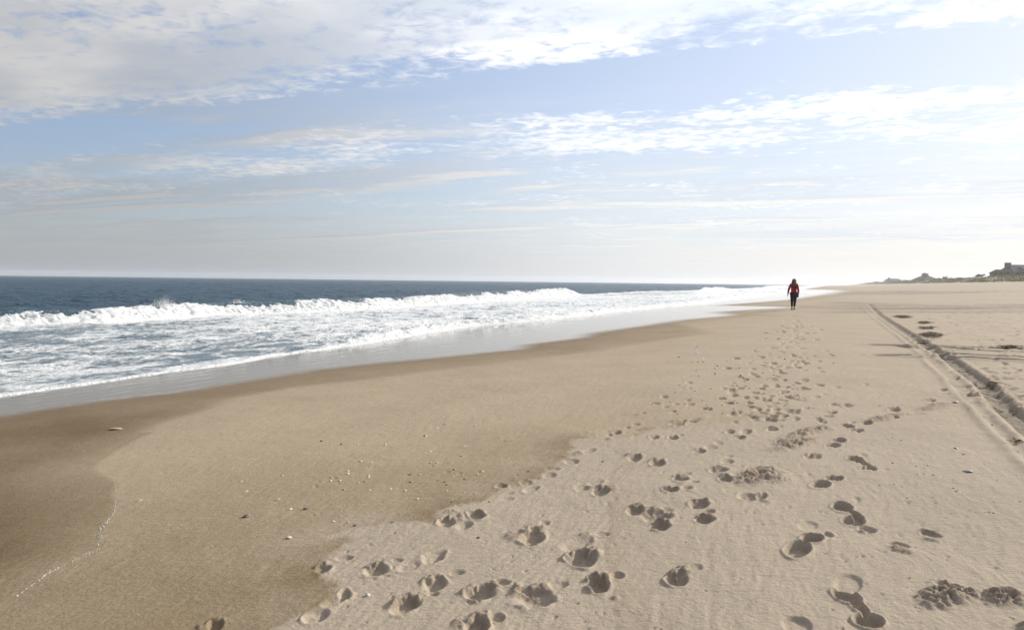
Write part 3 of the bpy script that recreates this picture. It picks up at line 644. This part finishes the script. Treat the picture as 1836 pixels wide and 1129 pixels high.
def place(z, PX, PY, wpx, kind, label=None, cat=None, group=None, flat=1.0, j=None):
    cx, cy = pxl(z, PX, PY); x, y, _ = ground(cx, cy); d = math.hypot(x, y)
    r = 0.43 * wpx * d / F; jj = rg.randrange(3) if j is None else j
    o = link('shell' if kind in ('white', 'tan') and jj < 2 else 'pebble', PROTO[kind, jj]); zz = sand_z(x, y)
    o.location = (x, y, zz + r * 0.08 * flat); o.scale = (r, r * rg.uniform(.75, 1.0), r * flat * rg.uniform(.85, 1.2)); o.rotation_euler = (rg.uniform(-.25, .25), rg.uniform(-.25, .25), rg.uniform(0, 6.28))
    tag(o, label, cat or ('shell' if o.name.startswith('shell') else 'pebble'), group); return o
place(4, 590, 112, 24, 'tan', 'long flat tan shell lying on dark wet sand near the water', flat=.5, j=0)
place(4, 708, 470, 12, 'tan', 'single small tan shell on bare sand left of the others', flat=.6, j=1)
place(4, 1245, 425, 13, 'tan', 'brown flat shell above the black and white pebble', flat=.6, j=0)
place(4, 1405, 468, 15, 'tan', 'reddish brown shell left of the dark pebble', flat=.7, j=1)
place(4, 1470, 517, 11, 'white', 'small pale shell beside the dark pebble', j=0)
place(4, 1550, 515, 12, 'dark', 'dark oval pebble right of a small pale shell', j=2)
place(4, 1246, 556, 14, 'dark', 'dark lump added as the shaded side of a pale shell on smooth sand', j=2)  # dark lump stands in for the shell's own shaded side
place(4, 1256, 550, 9, 'white', 'pale shell whose shaded side is an added dark lump on smooth sand', j=1)
place(4, 1465, 662, 15, 'white', 'white shell alone on olive stained sand', j=0)
place(5, 450, 950, 14, 'white', 'plump white shell between footprints at the bottom edge', j=0, flat=1.2)
place(5, 1005, 988, 10, 'tan', 'small tan shell on the rim of a deep footprint', j=0)
place(7, 1230, 165, 12, 'white', 'large white shell at the end of the scuffed sand by the tyre track', j=0, flat=1.2)
place(7, 1235, 475, 9, 'dark', 'dark flat pebble left of the tyre track, farther of a pair', flat=.6, j=2)
place(7, 1280, 512, 7, 'dark', 'dark flat pebble left of the tyre track, nearer of a pair', flat=.6, j=2)
place(7, 1310, 625, 15, 'grey', 'grey flat stone in sand left of the tyre track', flat=.5, j=2)
place(7, 1245, 762, 9, 'dark', 'dark chip of wood alone on clean sand at right', cat='wood chip', flat=.4, j=2)
place(5, 1010, 660, 7, 'dark', 'small dark pebble left of a deep crumbly footprint', j=2)
place(5, 1640, 270, 6, 'dark', 'small dark pebble beside the algae stain', j=2)
for (x_, y_) in [(1220,375),(1430,345),(1675,370),(1720,371),(1760,320),(1762,336),(1688,578),(1762,582),(1820,380),(1825,272)]:
    place(4, x_, y_, rg.uniform(6, 9), 'white', 'small pale shell fragment scattered on the damp sand', 'shell', 'pale shell fragments on the damp sand')
for (x_, y_) in [(535,85),(660,55),(840,82),(800,103),(985,68),(990,88),(745,142),(400,183),(940,193),(765,220),(410,272),(470,278),(770,275),(800,277),(865,303),(715,338),(885,347),(930,337),(1005,338),(455,343),(455,353),(405,380),(850,422),(640,420),(565,412),(700,465),(940,428),(995,435),(1265,725),(460,418),(1230,65),(1030,320),(540,187)]:
    place(5, x_, y_, rg.uniform(5, 8), 'white', 'small pale shell fragment scattered on the damp sand', 'shell', 'pale shell fragments on the damp sand')
for z_, x_, y_ in [(4,1740,415),(4,1677,353),(5,1150,168),(5,925,242),(5,890,313),(5,940,360),(5,435,375),(5,742,140)]:
    place(z_, x_, y_, rg.uniform(6, 8), 'orange', 'small orange pebble among pale shells on the damp sand', 'pebble', 'orange pebbles on the damp sand', j=2)
for z_, x_, y_ in [(5,840,378),(5,850,393),(5,1065,478)]:
    place(z_, x_, y_, 6, 'red', 'small dark red pebble among pale shells on the damp sand', 'pebble', 'red pebbles on the damp sand', j=2)
for z_, x_, y_ in [(5,315,185),(5,215,168),(5,665,337),(5,665,378),(5,875,478),(5,575,583),(5,1265,325),(5,385,598),(4,1800,600)]:
    place(z_, x_, y_, 6, 'dark', 'small dark pebble among pale shells on the damp sand', 'pebble', 'dark pebbles among the shells', j=2)
for i in range(60):
    cx = rg.gauss(1310, 75); cy = rg.uniform(640, 745)
    kd = rg.choice(['dark', 'dark', 'dark', 'tan', 'grey'])
    place(0, cx, cy, rg.uniform(2.6, 4.6), kd, 'tiny %s pebble among the far footprints' % kd, 'pebble', '%s pebbles among the far footprints' % kd, j=2)
for i in range(45):
    cx = rg.uniform(1560, 1836); cy = rg.uniform(700, 1120)
    if cx < 1836:
        kd = rg.choice(['dark', 'tan', 'white']); place(0, cx, cy, rg.uniform(2.5, 4.5), kd, 'tiny %s chip lying on dry sand at lower right' % kd, 'pebble', 'tiny %s chips on the dry sand' % kd, j=2)
# dried seaweed
M_WEED = pmat('dry_seaweed', (0.19, 0.14, 0.085), 0.85, 0.15, 20, 1, 0.0, (0.10, 0.072, 0.042))
def weed(z, PX, PY, W_, H_, n, label):
    cx, cy = pxl(z, PX, PY); k = ZM[z][2]; x0, y0, z0 = ground(cx, cy); V, Fq = [], []; r = rg; zb = sand_z(x0, y0)
    gx = ground(cx + W_ * k, cy); gy = ground(cx, cy + H_ * k); fs_ = min(1.6, math.hypot(x0, y0) / 9.0)
    wx = math.hypot(gx[0] - x0, gx[1] - y0); wy = math.hypot(gy[0] - x0, gy[1] - y0)
    dx, dy = (gx[0] - x0) / wx, (gx[1] - y0) / wx
    for i in range(n):
        a, q = r.uniform(0, 6.28), r.random() ** 0.95; ax, ay = q * math.cos(a), q * math.sin(a)
        if vn(np.array([ax * 3.2 + PX]), np.array([ay * 1.2 + PY]), 3)[0] < -0.1 and r.random() < .0: continue
        qx_, qy_, _ = ground(cx + W_ * k * ax, cy + 1.3 * H_ * k * ay); bx, by = qx_ - x0, qy_ - y0; sz0 = sand_z(qx_, qy_) - zb
        th = r.uniform(0, 6.28); ln = r.uniform(.015, .045) * fs_; wd = r.uniform(.003, .007) * fs_; zz = sz0 + r.uniform(0.004, .014)
        p = [(bx, by, zz)]
        for sgm in range(3):
            th += r.uniform(-.7, .7); p.append((p[-1][0] + ln * math.cos(th), p[-1][1] + ln * math.sin(th), max(sz0, p[-1][2] + r.uniform(-.012, .012))))
        b0 = len(V)
        for (qx, qy, qz) in p:
            V += [(qx - wd * math.sin(th), qy + wd * math.cos(th), qz), (qx + wd * math.sin(th), qy - wd * math.cos(th), qz + .006), (qx, qy, qz + .007)]
        for sgm in range(3):
            o = b0 + sgm * 3
            for e in range(3): Fq.append((o + e, o + (e + 1) % 3, o + 3 + (e + 1) % 3, o + 3 + e))
    me_ = bpy.data.meshes.new('seaweed_mat'); me_.from_pydata(V, [], Fq)
    o = link('seaweed_mat', me_, M_WEED); o.location = (x0, y0, zb); tag(o, label, 'seaweed')
weed(9, 590, 70, 34, 7, 120, 'compact dark seaweed clump farthest up the beach right of the tyre track')
weed(9, 610, 105, 48, 8, 110, 'long thin strand of seaweed between two thicker clumps')
weed(9, 635, 155, 68, 16, 240, 'widest dark mat of seaweed right of the tyre track')
weed(9, 440, 30, 55, 8, 208, 'thin brown line of seaweed along the far tyre track')
weed(9, 1160, 240, 85, 7, 124, 'dark seaweed caught along the crossing tyre tracks')
weed(9, 590, 195, 51, 8, 46, 'seaweed scraps where the tyre tracks cross')
weed(9, 1210, 893, 18, 9, 9, 'small tuft of brown seaweed inside the tyre track')
weed(9, 1060, 488, 42, 6, 31, 'small seaweed strip on the right bank of the tyre track')

# ------------------------------------------------------------------ dunes: grass, shrubs, houses
def dune_z(x, y):
    x, y = np.float64(x), np.float64(y); u, s = us(x, y); return float(base_z(x, y) + dune_relief(np.array([u]), np.array([s]))[0])
def depth_for(px, s): return s / (NX * (px - PW / 2) / F + NY)
M_GRASS = pmat('dune_grass', (0.20, 0.19, 0.085), 0.9, 0.1, 0.15, 1, 0.0, (0.11, 0.115, 0.05), trans=0.25)
nG = 11000
gu = 60 * np.exp(rng.random(nG) * math.log(1500 / 60)); gs = -(52.5 + 20 * rng.random(nG) ** 1.2)
gx, gy = xy(gu, gs); gz = base_z(gx, gy) + dune_relief(gu, gs)
dn_ = np.clip(0.65 + 0.9 * fbm(gu * 0.05, gs * 0.16, 3, 3), 0, 1); kp = rng.random(nG) < dn_; gx, gy, gz, gu = gx[kp], gy[kp], gz[kp], gu[kp]
sz = 1.0 + gu / 500
nb = 6; V = np.zeros((len(gx), nb, 3, 3))
for b in range(nb):
    a = rng.random(len(gx)) * 6.28; q = 0.35 * sz * np.sqrt(rng.random(len(gx))); hh = (0.35 + 0.5 * rng.random(len(gx))) * sz ** 0.4; wd = 0.07 * sz; ta = rng.random(len(gx)) * 6.28
    cx, cy = gx + q * np.cos(a), gy + q * np.sin(a); lean = 0.35 * hh
    V[:, b, 0] = np.stack([cx - wd * np.cos(ta), cy - wd * np.sin(ta), gz - 0.1], -1); V[:, b, 1] = np.stack([cx + wd * np.cos(ta), cy + wd * np.sin(ta), gz - 0.1], -1)
    V[:, b, 2] = np.stack([cx + lean * np.cos(a) + .12, cy + lean * np.sin(a), gz + hh], -1)
V = V.reshape(-1, 3); g_ = link('dune_grass', mesh_np('dune_grass', V, np.arange(len(V)).reshape(-1, 3), False), M_GRASS); tag(g_, 'olive beach grass covering the dune ridge', 'grass', kind='stuff')

M_LEAF = pmat('shrub_leaf', (0.085, 0.085, 0.045), 0.8, 0.2, 0.6, 1, 0.0, (0.045, 0.047, 0.026), trans=0.2)
M_STEM = pmat('shrub_stem', (0.10, 0.075, 0.055), 0.9, 0.1, 8)
def shrub(px, s, wpx, hpx, label, seed):
    r = random.Random(seed); d = depth_for(px, s); k = d / F; p = at_depth(px, 505, d); z0 = dune_z(p.x, p.y) - 0.15
    W2, Hh = wpx * k / 2, hpx * k
    root = empty('dune_shrub', (p.x, p.y, z0)); tag(root, label, 'shrub', 'shrubs along the dune ridge')
    cl = [(r.uniform(-.75, .75) * W2, r.uniform(-.5, .5) * W2, r.uniform(.38, .8) * Hh, r.uniform(.22, .42)) for _ in range(9)]
    V, Fc = [], []
    for i in range(620):
        cx, cy, cz, cr = r.choice(cl); v = Vector((r.gauss(0, 1), r.gauss(0, 1), r.gauss(0, 1))).normalized() * (r.random() ** 0.45)
        q = Vector((cx + v.x * cr * W2 * 1.1, cy + v.y * cr * W2, cz + v.z * cr * Hh * 0.85)); q.z = max(q.z, 0.05)
        sz = r.uniform(.10, .26) * (0.6 + k * 1.6); n = Vector((r.gauss(0, 1), r.gauss(0, 1), r.gauss(0, 1))).normalized(); t = n.orthogonal().normalized(); b = n.cross(t)
        o = len(V); V += [q - t * sz, q + b * sz * .55, q + t * sz, q - b * sz * .55]; Fc.append((o, o + 1, o + 2, o + 3))
    me = bpy.data.meshes.new('crown'); me.from_pydata([v[:] for v in V], [], Fc); link('crown', me, M_LEAF, root)
    V, Fc = [], []
    for cx, cy, cz, cr in cl:
        a0 = Vector((cx * .15, cy * .15, -.2)); a1 = Vector((cx, cy, cz)); o = len(V); t0, t1 = 0.05 + .02 * Hh, .02
        for c_, tt in ((a0, t0), (a0.lerp(a1, .5) + Vector((cx * .1, 0, 0)), (t0 + t1) / 2), (a1, t1)):
            for e in range(5): V.append((c_.x + tt * math.cos(e * 1.2566), c_.y + tt * math.sin(e * 1.2566), c_.z))
        for l_ in range(2):
            for e in range(5): Fc.append((o + l_ * 5 + e, o + l_ * 5 + (e + 1) % 5, o + l_ * 5 + 5 + (e + 1) % 5, o + l_ * 5 + 5 + e))
    me = bpy.data.meshes.new('stem'); me.from_pydata(V, [], Fc); link('stem', me, M_STEM, root)
for i, (px, s, w_, h_, lb) in enumerate([
    (1829, -63, 26, 8, 'broad dark shrub at the right edge below the chimney house'), (1806, -65, 26, 13, 'tall dark shrub at the left corner of the chimney house'),
    (1793, -64, 20, 11, 'rounded dark shrub left of the chimney house wing'), (1776, -64, 14, 7, 'small shrub farther left of the chimney house'),
    (1757, -63, 18, 7, 'low rounded shrub standing alone between the two larger houses'), (1704, -66, 12, 6, 'low shrub right of the peaked house'),
    (1694, -68, 9, 11, 'thin upright shrub right of the peaked house'), (1686, -66, 16, 6, 'shrub at the right foot of the peaked house'),
    (1645, -66, 18, 5, 'shrub at the left foot of the peaked house'), (1628, -66, 20, 4, 'low shrub between the peaked house and the smallest house'),
    (1588, -66, 14, 4, 'low shrub left of the smallest house'), (1568, -66, 16, 3, 'farthest low shrub along the dune ridge'), (1722, -64, 22, 4, 'flat wide shrub in the dune gap')]):
    shrub(px, s, w_, h_, lb, 100 + i)

M_SHINGLE = pmat('weathered_shingle', (0.17, 0.15, 0.13), 0.9, 0.1, 1.2, 1, 0.0, (0.11, 0.098, 0.088))
M_ROOF = pmat('roof_shingle', (0.105, 0.10, 0.10), 0.9, 0.1, 1.0, 1, 0.0, (0.065, 0.06, 0.06))
M_BRICK = pmat('chimney_brick', (0.20, 0.085, 0.06), 0.9, 0.1, 3, 1)
M_TRIM = pmat('white_trim', (0.6, 0.6, 0.58), 0.6, 0.3, 3, 1, 0, (0.5, 0.5, 0.48))
M_GLASS = pmat('window_glass', (0.03, 0.035, 0.04), 0.08, 0.6, 3, 0)
def bx(bm, x0, x1, y0, y1, z0, z1):
    v = [bm.verts.new((x, y, z)) for z in (z0, z1) for x, y in ((x0, y0), (x1, y0), (x1, y1), (x0, y1))]
    for f in ((3, 2, 1, 0), (4, 5, 6, 7), (0, 1, 5, 4), (1, 2, 6, 5), (2, 3, 7, 6), (3, 0, 4, 7)): bm.faces.new([v[i] for i in f])
def part(name, parent, mat, boxes=(), polys=()):
    bm = bmesh.new()
    for b in boxes: bx(bm, *b)
    for vs_, fs_ in polys:
        vv = [bm.verts.new(p) for p in vs_]
        for f in fs_: bm.faces.new([vv[i] for i in f])
    bmesh.ops.recalc_face_normals(bm, faces=bm.faces)
    me = bpy.data.meshes.new(name); bm.to_mesh(me); bm.free(); return link(name, me, mat, parent)
def gable(x0, x1, y0, y1, ze, zr, rx0=None, rx1=None, th=0.25):        # ridge along x; rx0/rx1 pull the ridge ends in (hip)
    rx0 = x0 if rx0 is None else rx0; rx1 = x1 if rx1 is None else rx1; ym = (y0 + y1) / 2
    return ([(x0, y0, ze), (x1, y0, ze), (x1, y1, ze), (x0, y1, ze), (rx0, ym, zr), (rx1, ym, zr), (x0, y0, ze - th), (x1, y0, ze - th), (x1, y1, ze - th), (x0, y1, ze - th)],
            [(0, 1, 5, 4), (2, 3, 4, 5), (1, 2, 5), (3, 0, 4), (0, 6, 7, 1), (1, 7, 8, 2), (2, 8, 9, 3), (3, 9, 6, 0), (9, 8, 7, 6)])
def window(parent, x, z, w_=1.1, h_=1.5, y=0.0):
    f = part('window', parent, M_TRIM, [(x - w_/2 - .12, x - w_/2, y - .09, y + .05, z - .12, z + h_ + .12), (x + w_/2, x + w_/2 + .12, y - .09, y + .05, z - .12, z + h_ + .12),
             (x - w_/2, x + w_/2, y - .09, y + .05, z - .12, z), (x - w_/2, x + w_/2, y - .09, y + .05, z + h_, z + h_ + .12), (x - .03, x + .03, y - .07, y + .04, z, z + h_)])
    part('pane', f, M_GLASS, [(x - w_/2, x + w_/2, y - .05, y + .03, z, z + h_)])
def house_at(px, s, label, name='beach_house'):
    d = depth_for(px, s); p = at_depth(px, 505, d); z0 = dune_z(p.x, p.y) - 0.6; h = empty(name, (p.x, p.y, z0)); tag(h, label, 'house', 'houses behind the dunes'); return h, d, d / F, z0
def zpix(px, py, d, z0): return at_depth(px, py, d).z - z0
# the large shingled house at the right edge
h, d, k, z0 = house_at(1812, -74, 'large dark shingled house with brick chimney at the right edge')
X0 = lambda px: (px - 1812) * k
zr = zpix(1836, 474, d, z0); zw = zpix(1806, 482.5, d, z0); zc_ = zpix(1821, 471, d, z0)
part('wall', h, M_SHINGLE, [(X0(1816), X0(1900), 0, 11, 0, zr - 4.0)])
part('gable_wall', h, M_SHINGLE, polys=[([(X0(1816) + .1, .2, zr - 4.0), (X0(1816) + .1, 10.8, zr - 4.0), (X0(1824), 5.5, zr - .2)], [(0, 1, 2)]), ])
part('roof', h, M_ROOF, polys=[gable(X0(1815), X0(1903), -.6, 11.6, zr - 4.0, zr, rx0=X0(1823.5))])
part('wing_wall', h, M_SHINGLE, [(X0(1798.6), X0(1816), 1.5, 9, 0, zw - 1.6)])
part('wing_roof', h, M_ROOF, polys=[gable(X0(1798), X0(1818), 1.0, 9.5, zw - 1.6, zw, rx0=X0(1799.5))])
ch = part('chimney', h, M_BRICK, [(X0(1817.2), X0(1824.8), 4.6, 6.2, zr - 5, zc_)]); part('chimney_cap', ch, M_SHINGLE, [(X0(1817) - .05, X0(1825) + .05, 4.5, 6.3, zc_, zc_ + .2)])
for wx in (1828, 1842, 1856, 1870, 1886): window(h, X0(wx), zr - 7.0); window(h, X0(wx), zr - 10.2) if zr > 11.5 else None
dm = part('dormer', h, M_SHINGLE, [(X0(1836), X0(1846), 1.4, 4, zr - 3.6, zr - 1.7)]); part('dormer_roof', dm, M_ROOF, polys=[gable(X0(1835), X0(1847), 1.0, 4.6, zr - 1.7, zr - .9)])
for wx in (1803, 1811): window(h, X0(wx), zw - 3.6, y=1.5)
# the house with the peaked roof
h, d, k, z0 = house_at(1666, -76, 'mid distance house with long sloping roof and square lookout at the ridge')
X0 = lambda px: (px - 1666) * k
zp = zpix(1666, 489, d, z0); zr = zpix(1672, 493.5, d, z0); ze = zpix(1688, 503, d, z0); zl = zpix(1655, 499, d, z0)
part('wall', h, M_SHINGLE, [(X0(1652), X0(1685), 0, 13, 0, ze)])
part('roof', h, M_ROOF, polys=[gable(X0(1648.5), X0(1689), -.8, 13.8, ze, zr, rx0=X0(1661.5), rx1=X0(1671.5))])
part('cross_gable', h, M_SHINGLE, polys=[([(X0(1650), -.3, ze), (X0(1662), -.3, ze), (X0(1656.5), -.3, zl), (X0(1650), 6, ze), (X0(1662), 6, ze), (X0(1656.5), 6, zl)], [(0, 1, 2), (5, 4, 3), (0, 2, 5, 3), (2, 1, 4, 5), (1, 0, 3, 4)])])
lk = part('lookout', h, M_SHINGLE, [(X0(1663.2), X0(1669.6), 4.4, 8.6, zr - 1.5, zp - 1.0)]); part('lookout_roof', lk, M_ROOF, polys=[gable(X0(1662.6), X0(1670.6), 4.0, 9.0, zp - 1.0, zp, rx0=X0(1664), rx1=X0(1667.5))])
for wx in (1656, 1662, 1670, 1677, 1682): window(h, X0(wx), max(1.0, ze - 2.3))
# the farthest house
h, d, k, z0 = house_at(1605, -76, 'smallest and farthest house, flat topped on the hazy dune ridge')
X0 = lambda px: (px - 1605) * k
zt = zpix(1605, 499, d, z0); zt2 = zpix(1598, 498, d, z0)
part('wall', h, M_SHINGLE, [(X0(1596), X0(1615), 0, 11, 0, zt - 1.6)])
part('roof', h, M_ROOF, polys=[gable(X0(1594.5), X0(1617), -.7, 11.7, zt - 1.6, zt, rx0=X0(1598), rx1=X0(1612))])
ch = part('chimney', h, M_BRICK, [(X0(1596.5), X0(1599.5), 4.5, 6.5, zt - 3, zt2)]); part('chimney_cap', ch, M_SHINGLE, [(X0(1596.3), X0(1599.7), 4.3, 6.7, zt2, zt2 + .2)])
for wx in (1600, 1606, 1611): window(h, X0(wx), max(1.0, zt - 4.2))

# ------------------------------------------------------------------ the walker
dg = bpy.context.evaluated_depsgraph_get
def skin(name, V, E, Rs, mat, parent, sub=2):
    me = bpy.data.meshes.new(name + '_rig'); me.from_pydata(V, E, []); o = bpy.data.objects.new(name + '_rig', me); COL.objects.link(o)
    md = o.modifiers.new('skin', 'SKIN'); md.use_smooth_shade = True
    for i, sv in enumerate(me.skin_vertices[0].data):
        q = Rs[i]; sv.radius = q if isinstance(q, tuple) else (q, q); sv.use_root = (i == 0)
    sb_ = o.modifiers.new('sub', 'SUBSURF'); sb_.levels = sub; sb_.render_levels = sub
    bpy.context.view_layer.update()
    nm = bpy.data.meshes.new_from_object(o.evaluated_get(dg())); nm.name = name; nm.materials.clear()
    bpy.data.objects.remove(o); nm.polygons.foreach_set('use_smooth', [True] * len(nm.polygons)); return link(name, nm, mat, parent)
wx_, wy_, wz_ = ground(1422, 556)
wz_ = float(base_z(np.float64(wx_), np.float64(wy_)))
M_SKIN = pmat('skin', (0.55, 0.36, 0.27), 0.6, 0.3, 20, 1, 0, (0.5, 0.31, 0.23))
M_RED = pmat('red_jacket', (0.42, 0.016, 0.026), 0.85, 0.2, 30, 1, 0.004, (0.30, 0.012, 0.02))
M_DARK = pmat('dark_trousers', (0.022, 0.022, 0.026), 0.9, 0.2, 30, 1)
M_SHIRT = pmat('white_shirt', (0.7, 0.7, 0.7), 0.8, 0.2, 30, 1, 0, (0.62, 0.62, 0.62))
M_HAIR = pmat('brown_hair', (0.13, 0.07, 0.03), 0.55, 0.4, 28, 1, 0.003, (0.06, 0.032, 0.016))
M_SHOE = pmat('grey_shoes', (0.16, 0.15, 0.15), 0.7, 0.3, 30, 1)
M_BAG = pmat('dark_bag', (0.035, 0.035, 0.05), 0.6, 0.4, 30, 1)
person = empty('person', (wx_, wy_, wz_), -SH - rad(4)); tag(person, 'person in red jacket and dark trousers walking away along the water, long hair', 'person')
BV, BE, BR = [], [], []
def bvx(p, r, frm=None):
    BV.append(p); BR.append(r); i = len(BV) - 1
    if frm is not None: BE.append((frm, i))
    return i
pel = bvx((0, 0, .93), (.145, .11)); sp1 = bvx((0, .01, 1.08), (.12, .09), pel); che = bvx((0, .02, 1.27), (.145, .10), sp1); nk = bvx((0, .05, 1.42), .05, che)
hd = bvx((0, .10, 1.50), (.078, .09), nk); ht = bvx((0, .12, 1.59), (.07, .08), hd); bvx((0, .20, 1.49), .016, hd)
JL = {}
for sgn in (-1, 1):
    sh_ = bvx((sgn * .165, .02, 1.36), .055, che)
    el = bvx((-.245, -.03, 1.10), .042, sh_) if sgn < 0 else bvx((.225, -.06, 1.11), .042, sh_)
    wr = bvx((-.285, .0, .86), .028, el) if sgn < 0 else bvx((.235, .06, .92), .028, el)
    bp_ = Vector(BV[wr]); dn = (bp_ - Vector(BV[el])).normalized(); pm = bvx((bp_ + dn * .06)[:], (.032, .018), wr)
    for f_ in range(4):
        off = Vector((0, (f_ - 1.5) * .018, 0)); a1 = bvx((bp_ + dn * (.115) + off)[:], .009, pm); bvx((bp_ + dn * (.165 - .012 * abs(f_ - 1.3)) + off + Vector((-sgn * .02, 0.01, 0)))[:], .008, a1)
    t1 = bvx((bp_ + dn * .06 + Vector((-sgn * .01, .045, 0)))[:], .010, wr); bvx((bp_ + dn * .10 + Vector((-sgn * .015, .058, 0)))[:], .008, t1)
    hp = bvx((sgn * .088, 0, .86), .085, pel)
    kn = bvx((-.085, .13, .49), .056, hp) if sgn < 0 else bvx((.075, .0, .49), .056, hp)
    an = bvx((-.085, .16, .10), .036, kn) if sgn < 0 else bvx((.075, -.20, .13), .036, kn)
    bvx((BV[an][0] - .0 , BV[an][1] + .13, BV[an][2] - .065), .032, an)
    JL[sgn] = (sh_, el, wr, hp, kn, an)
body = skin('body', BV, BE, BR, M_SKIN, person)
# jacket
V = [(0, .01, 1.05), (0, .02, 1.27), (0, .04, 1.385), (0, 0.0, .92)]; E = [(0, 1), (1, 2), (0, 3)]; Rr = [(.155, .125), (.185, .135), (.085, .075), (.17, .135)]
for sgn in (-1, 1):
    a = [BV[i] for i in JL[sgn][:3]]; o = len(V); V += [a[0], a[1], tuple(np.array(a[1]) * .08 + np.array(a[2]) * .92)]; E += [(1, o), (o, o + 1), (o + 1, o + 2)]; Rr += [.078, .062, .05]
skin('jacket', V, E, Rr, M_RED, person)
V = [(0, 0, .95), (0, 0, .865)]; skin('shirt_hem', V, [(0, 1)], [(.168, .13), (.168, .132)], M_SHIRT, person)
V = [(0, 0, .93)]; E = []; Rr = [(.16, .13)]
for sgn in (-1, 1):
    a = [BV[i] for i in JL[sgn][3:6]]; o = len(V); V += [a[0], a[1], tuple(np.array(a[1]) * .1 + np.array(a[2]) * .9 + np.array([0, 0, .02]))]; E += [(0, o), (o, o + 1), (o + 1, o + 2)]; Rr += [.108, .076, .054]
skin('trousers', V, E, Rr, M_DARK, person)
for sgn in (-1, 1):
    an = BV[JL[sgn][5]]; zt = -0.065 if sgn > 0 else -0.06
    skin('shoe', [(an[0], an[1], an[2] + .02), (an[0], an[1] - .02, an[2] - .055), (an[0], an[1] + .09, an[2] - .066), (an[0], an[1] + .17, an[2] - .070)], [(0, 1), (1, 2), (2, 3)], [.05, (.048, .04), (.046, .032), (.038, .022)], M_SHOE, person)
# hair: a mop falling over the shoulders
V, Fq = [], []; n = 36; lv = [(1.685, .105, .02), (1.675, .10, .055), (1.64, .085, .095), (1.57, .065, .112), (1.49, .03, .118), (1.41, .0, .128), (1.33, -.03, .132), (1.26, -.055, .115), (1.20, -.07, .06)]
for li, (z, oy, r_) in enumerate(lv):
    for i in range(n):
        a = 2 * math.pi * i / n; f = 1 + 0.07 * math.sin(7 * a + li * .5) + 0.05 * math.sin(13 * a + li * .9); fy = 1.0 if math.sin(a) < 0 else (1.0 if li < 3 else 0.45)
        V.append((r_ * f * math.cos(a) * 1.02, oy + r_ * f * math.sin(a) * fy * .95, z - (0.02 * math.sin(5 * a) if li > 6 else 0)))
for li in range(len(lv) - 1):
    for i in range(n): Fq.append((li * n + i, li * n + n + i, li * n + n + (i + 1) % n, li * n + (i + 1) % n))
Fq.append(tuple(range(n))); Fq.append(tuple(reversed(range((len(lv) - 1) * n, len(lv) * n))))
me = bpy.data.meshes.new('hair'); me.from_pydata(V, [], Fq); me.polygons.foreach_set('use_smooth', [True] * len(me.polygons)); link('hair', me, M_HAIR, person)
# shoulder bag
bag = empty('shoulder_bag', (wx_, wy_, wz_), -SH - rad(4)); tag(bag, 'dark shoulder bag hanging at the right hip of the walking person', 'bag')
bm = bmesh.new(); bx(bm, -.15, .15, -.06, .06, -.15, .13)
for v in bm.verts:
    if v.co.z > 0: v.co.x *= .62; v.co.y *= .45
bmesh.ops.bevel(bm, geom=list(bm.edges), offset=.03, segments=3, affect='EDGES')
bmesh.ops.transform(bm, matrix=Matrix.Translation((.16, -.17, .85)) @ Matrix.Rotation(rad(12), 4, 'Y'), verts=bm.verts)
me = bpy.data.meshes.new('bag_body'); bm.to_mesh(me); bm.free(); me.polygons.foreach_set('use_smooth', [True] * len(me.polygons)); link('bag_body', me, M_BAG, bag)
skin('strap', [(.14, -.17, .97), (.15, -.17, 1.15), (.13, -.12, 1.36), (.11, .02, 1.435), (.12, .10, 1.36), (.16, .15, 1.15), (.20, -.02, .99)], [(i, i + 1) for i in range(6)], [.014] * 7, M_BAG, bag, 1)

# ------------------------------------------------------------------ sea haze
HZ = 0.00026
bm = bmesh.new(); bx(bm, -3400, 3400, -2100, 3600, -4.0, 22.0)
me = bpy.data.meshes.new('haze'); bm.to_mesh(me); bm.free()
m = bpy.data.materials.new('haze'); m.use_nodes = True; T = NT(m.node_tree); T.n.clear()
pv = T.add('ShaderNodeVolumePrincipled', {'Color': (0.93, 0.95, 1.0, 1), 'Density': HZ, 'Anisotropy': 0.35})
T.add('ShaderNodeOutputMaterial', {'Volume': pv.outputs[0]})
hz = link('haze', me, m); tag(hz, 'thin pale sea haze over the whole beach', 'haze', kind='stuff')
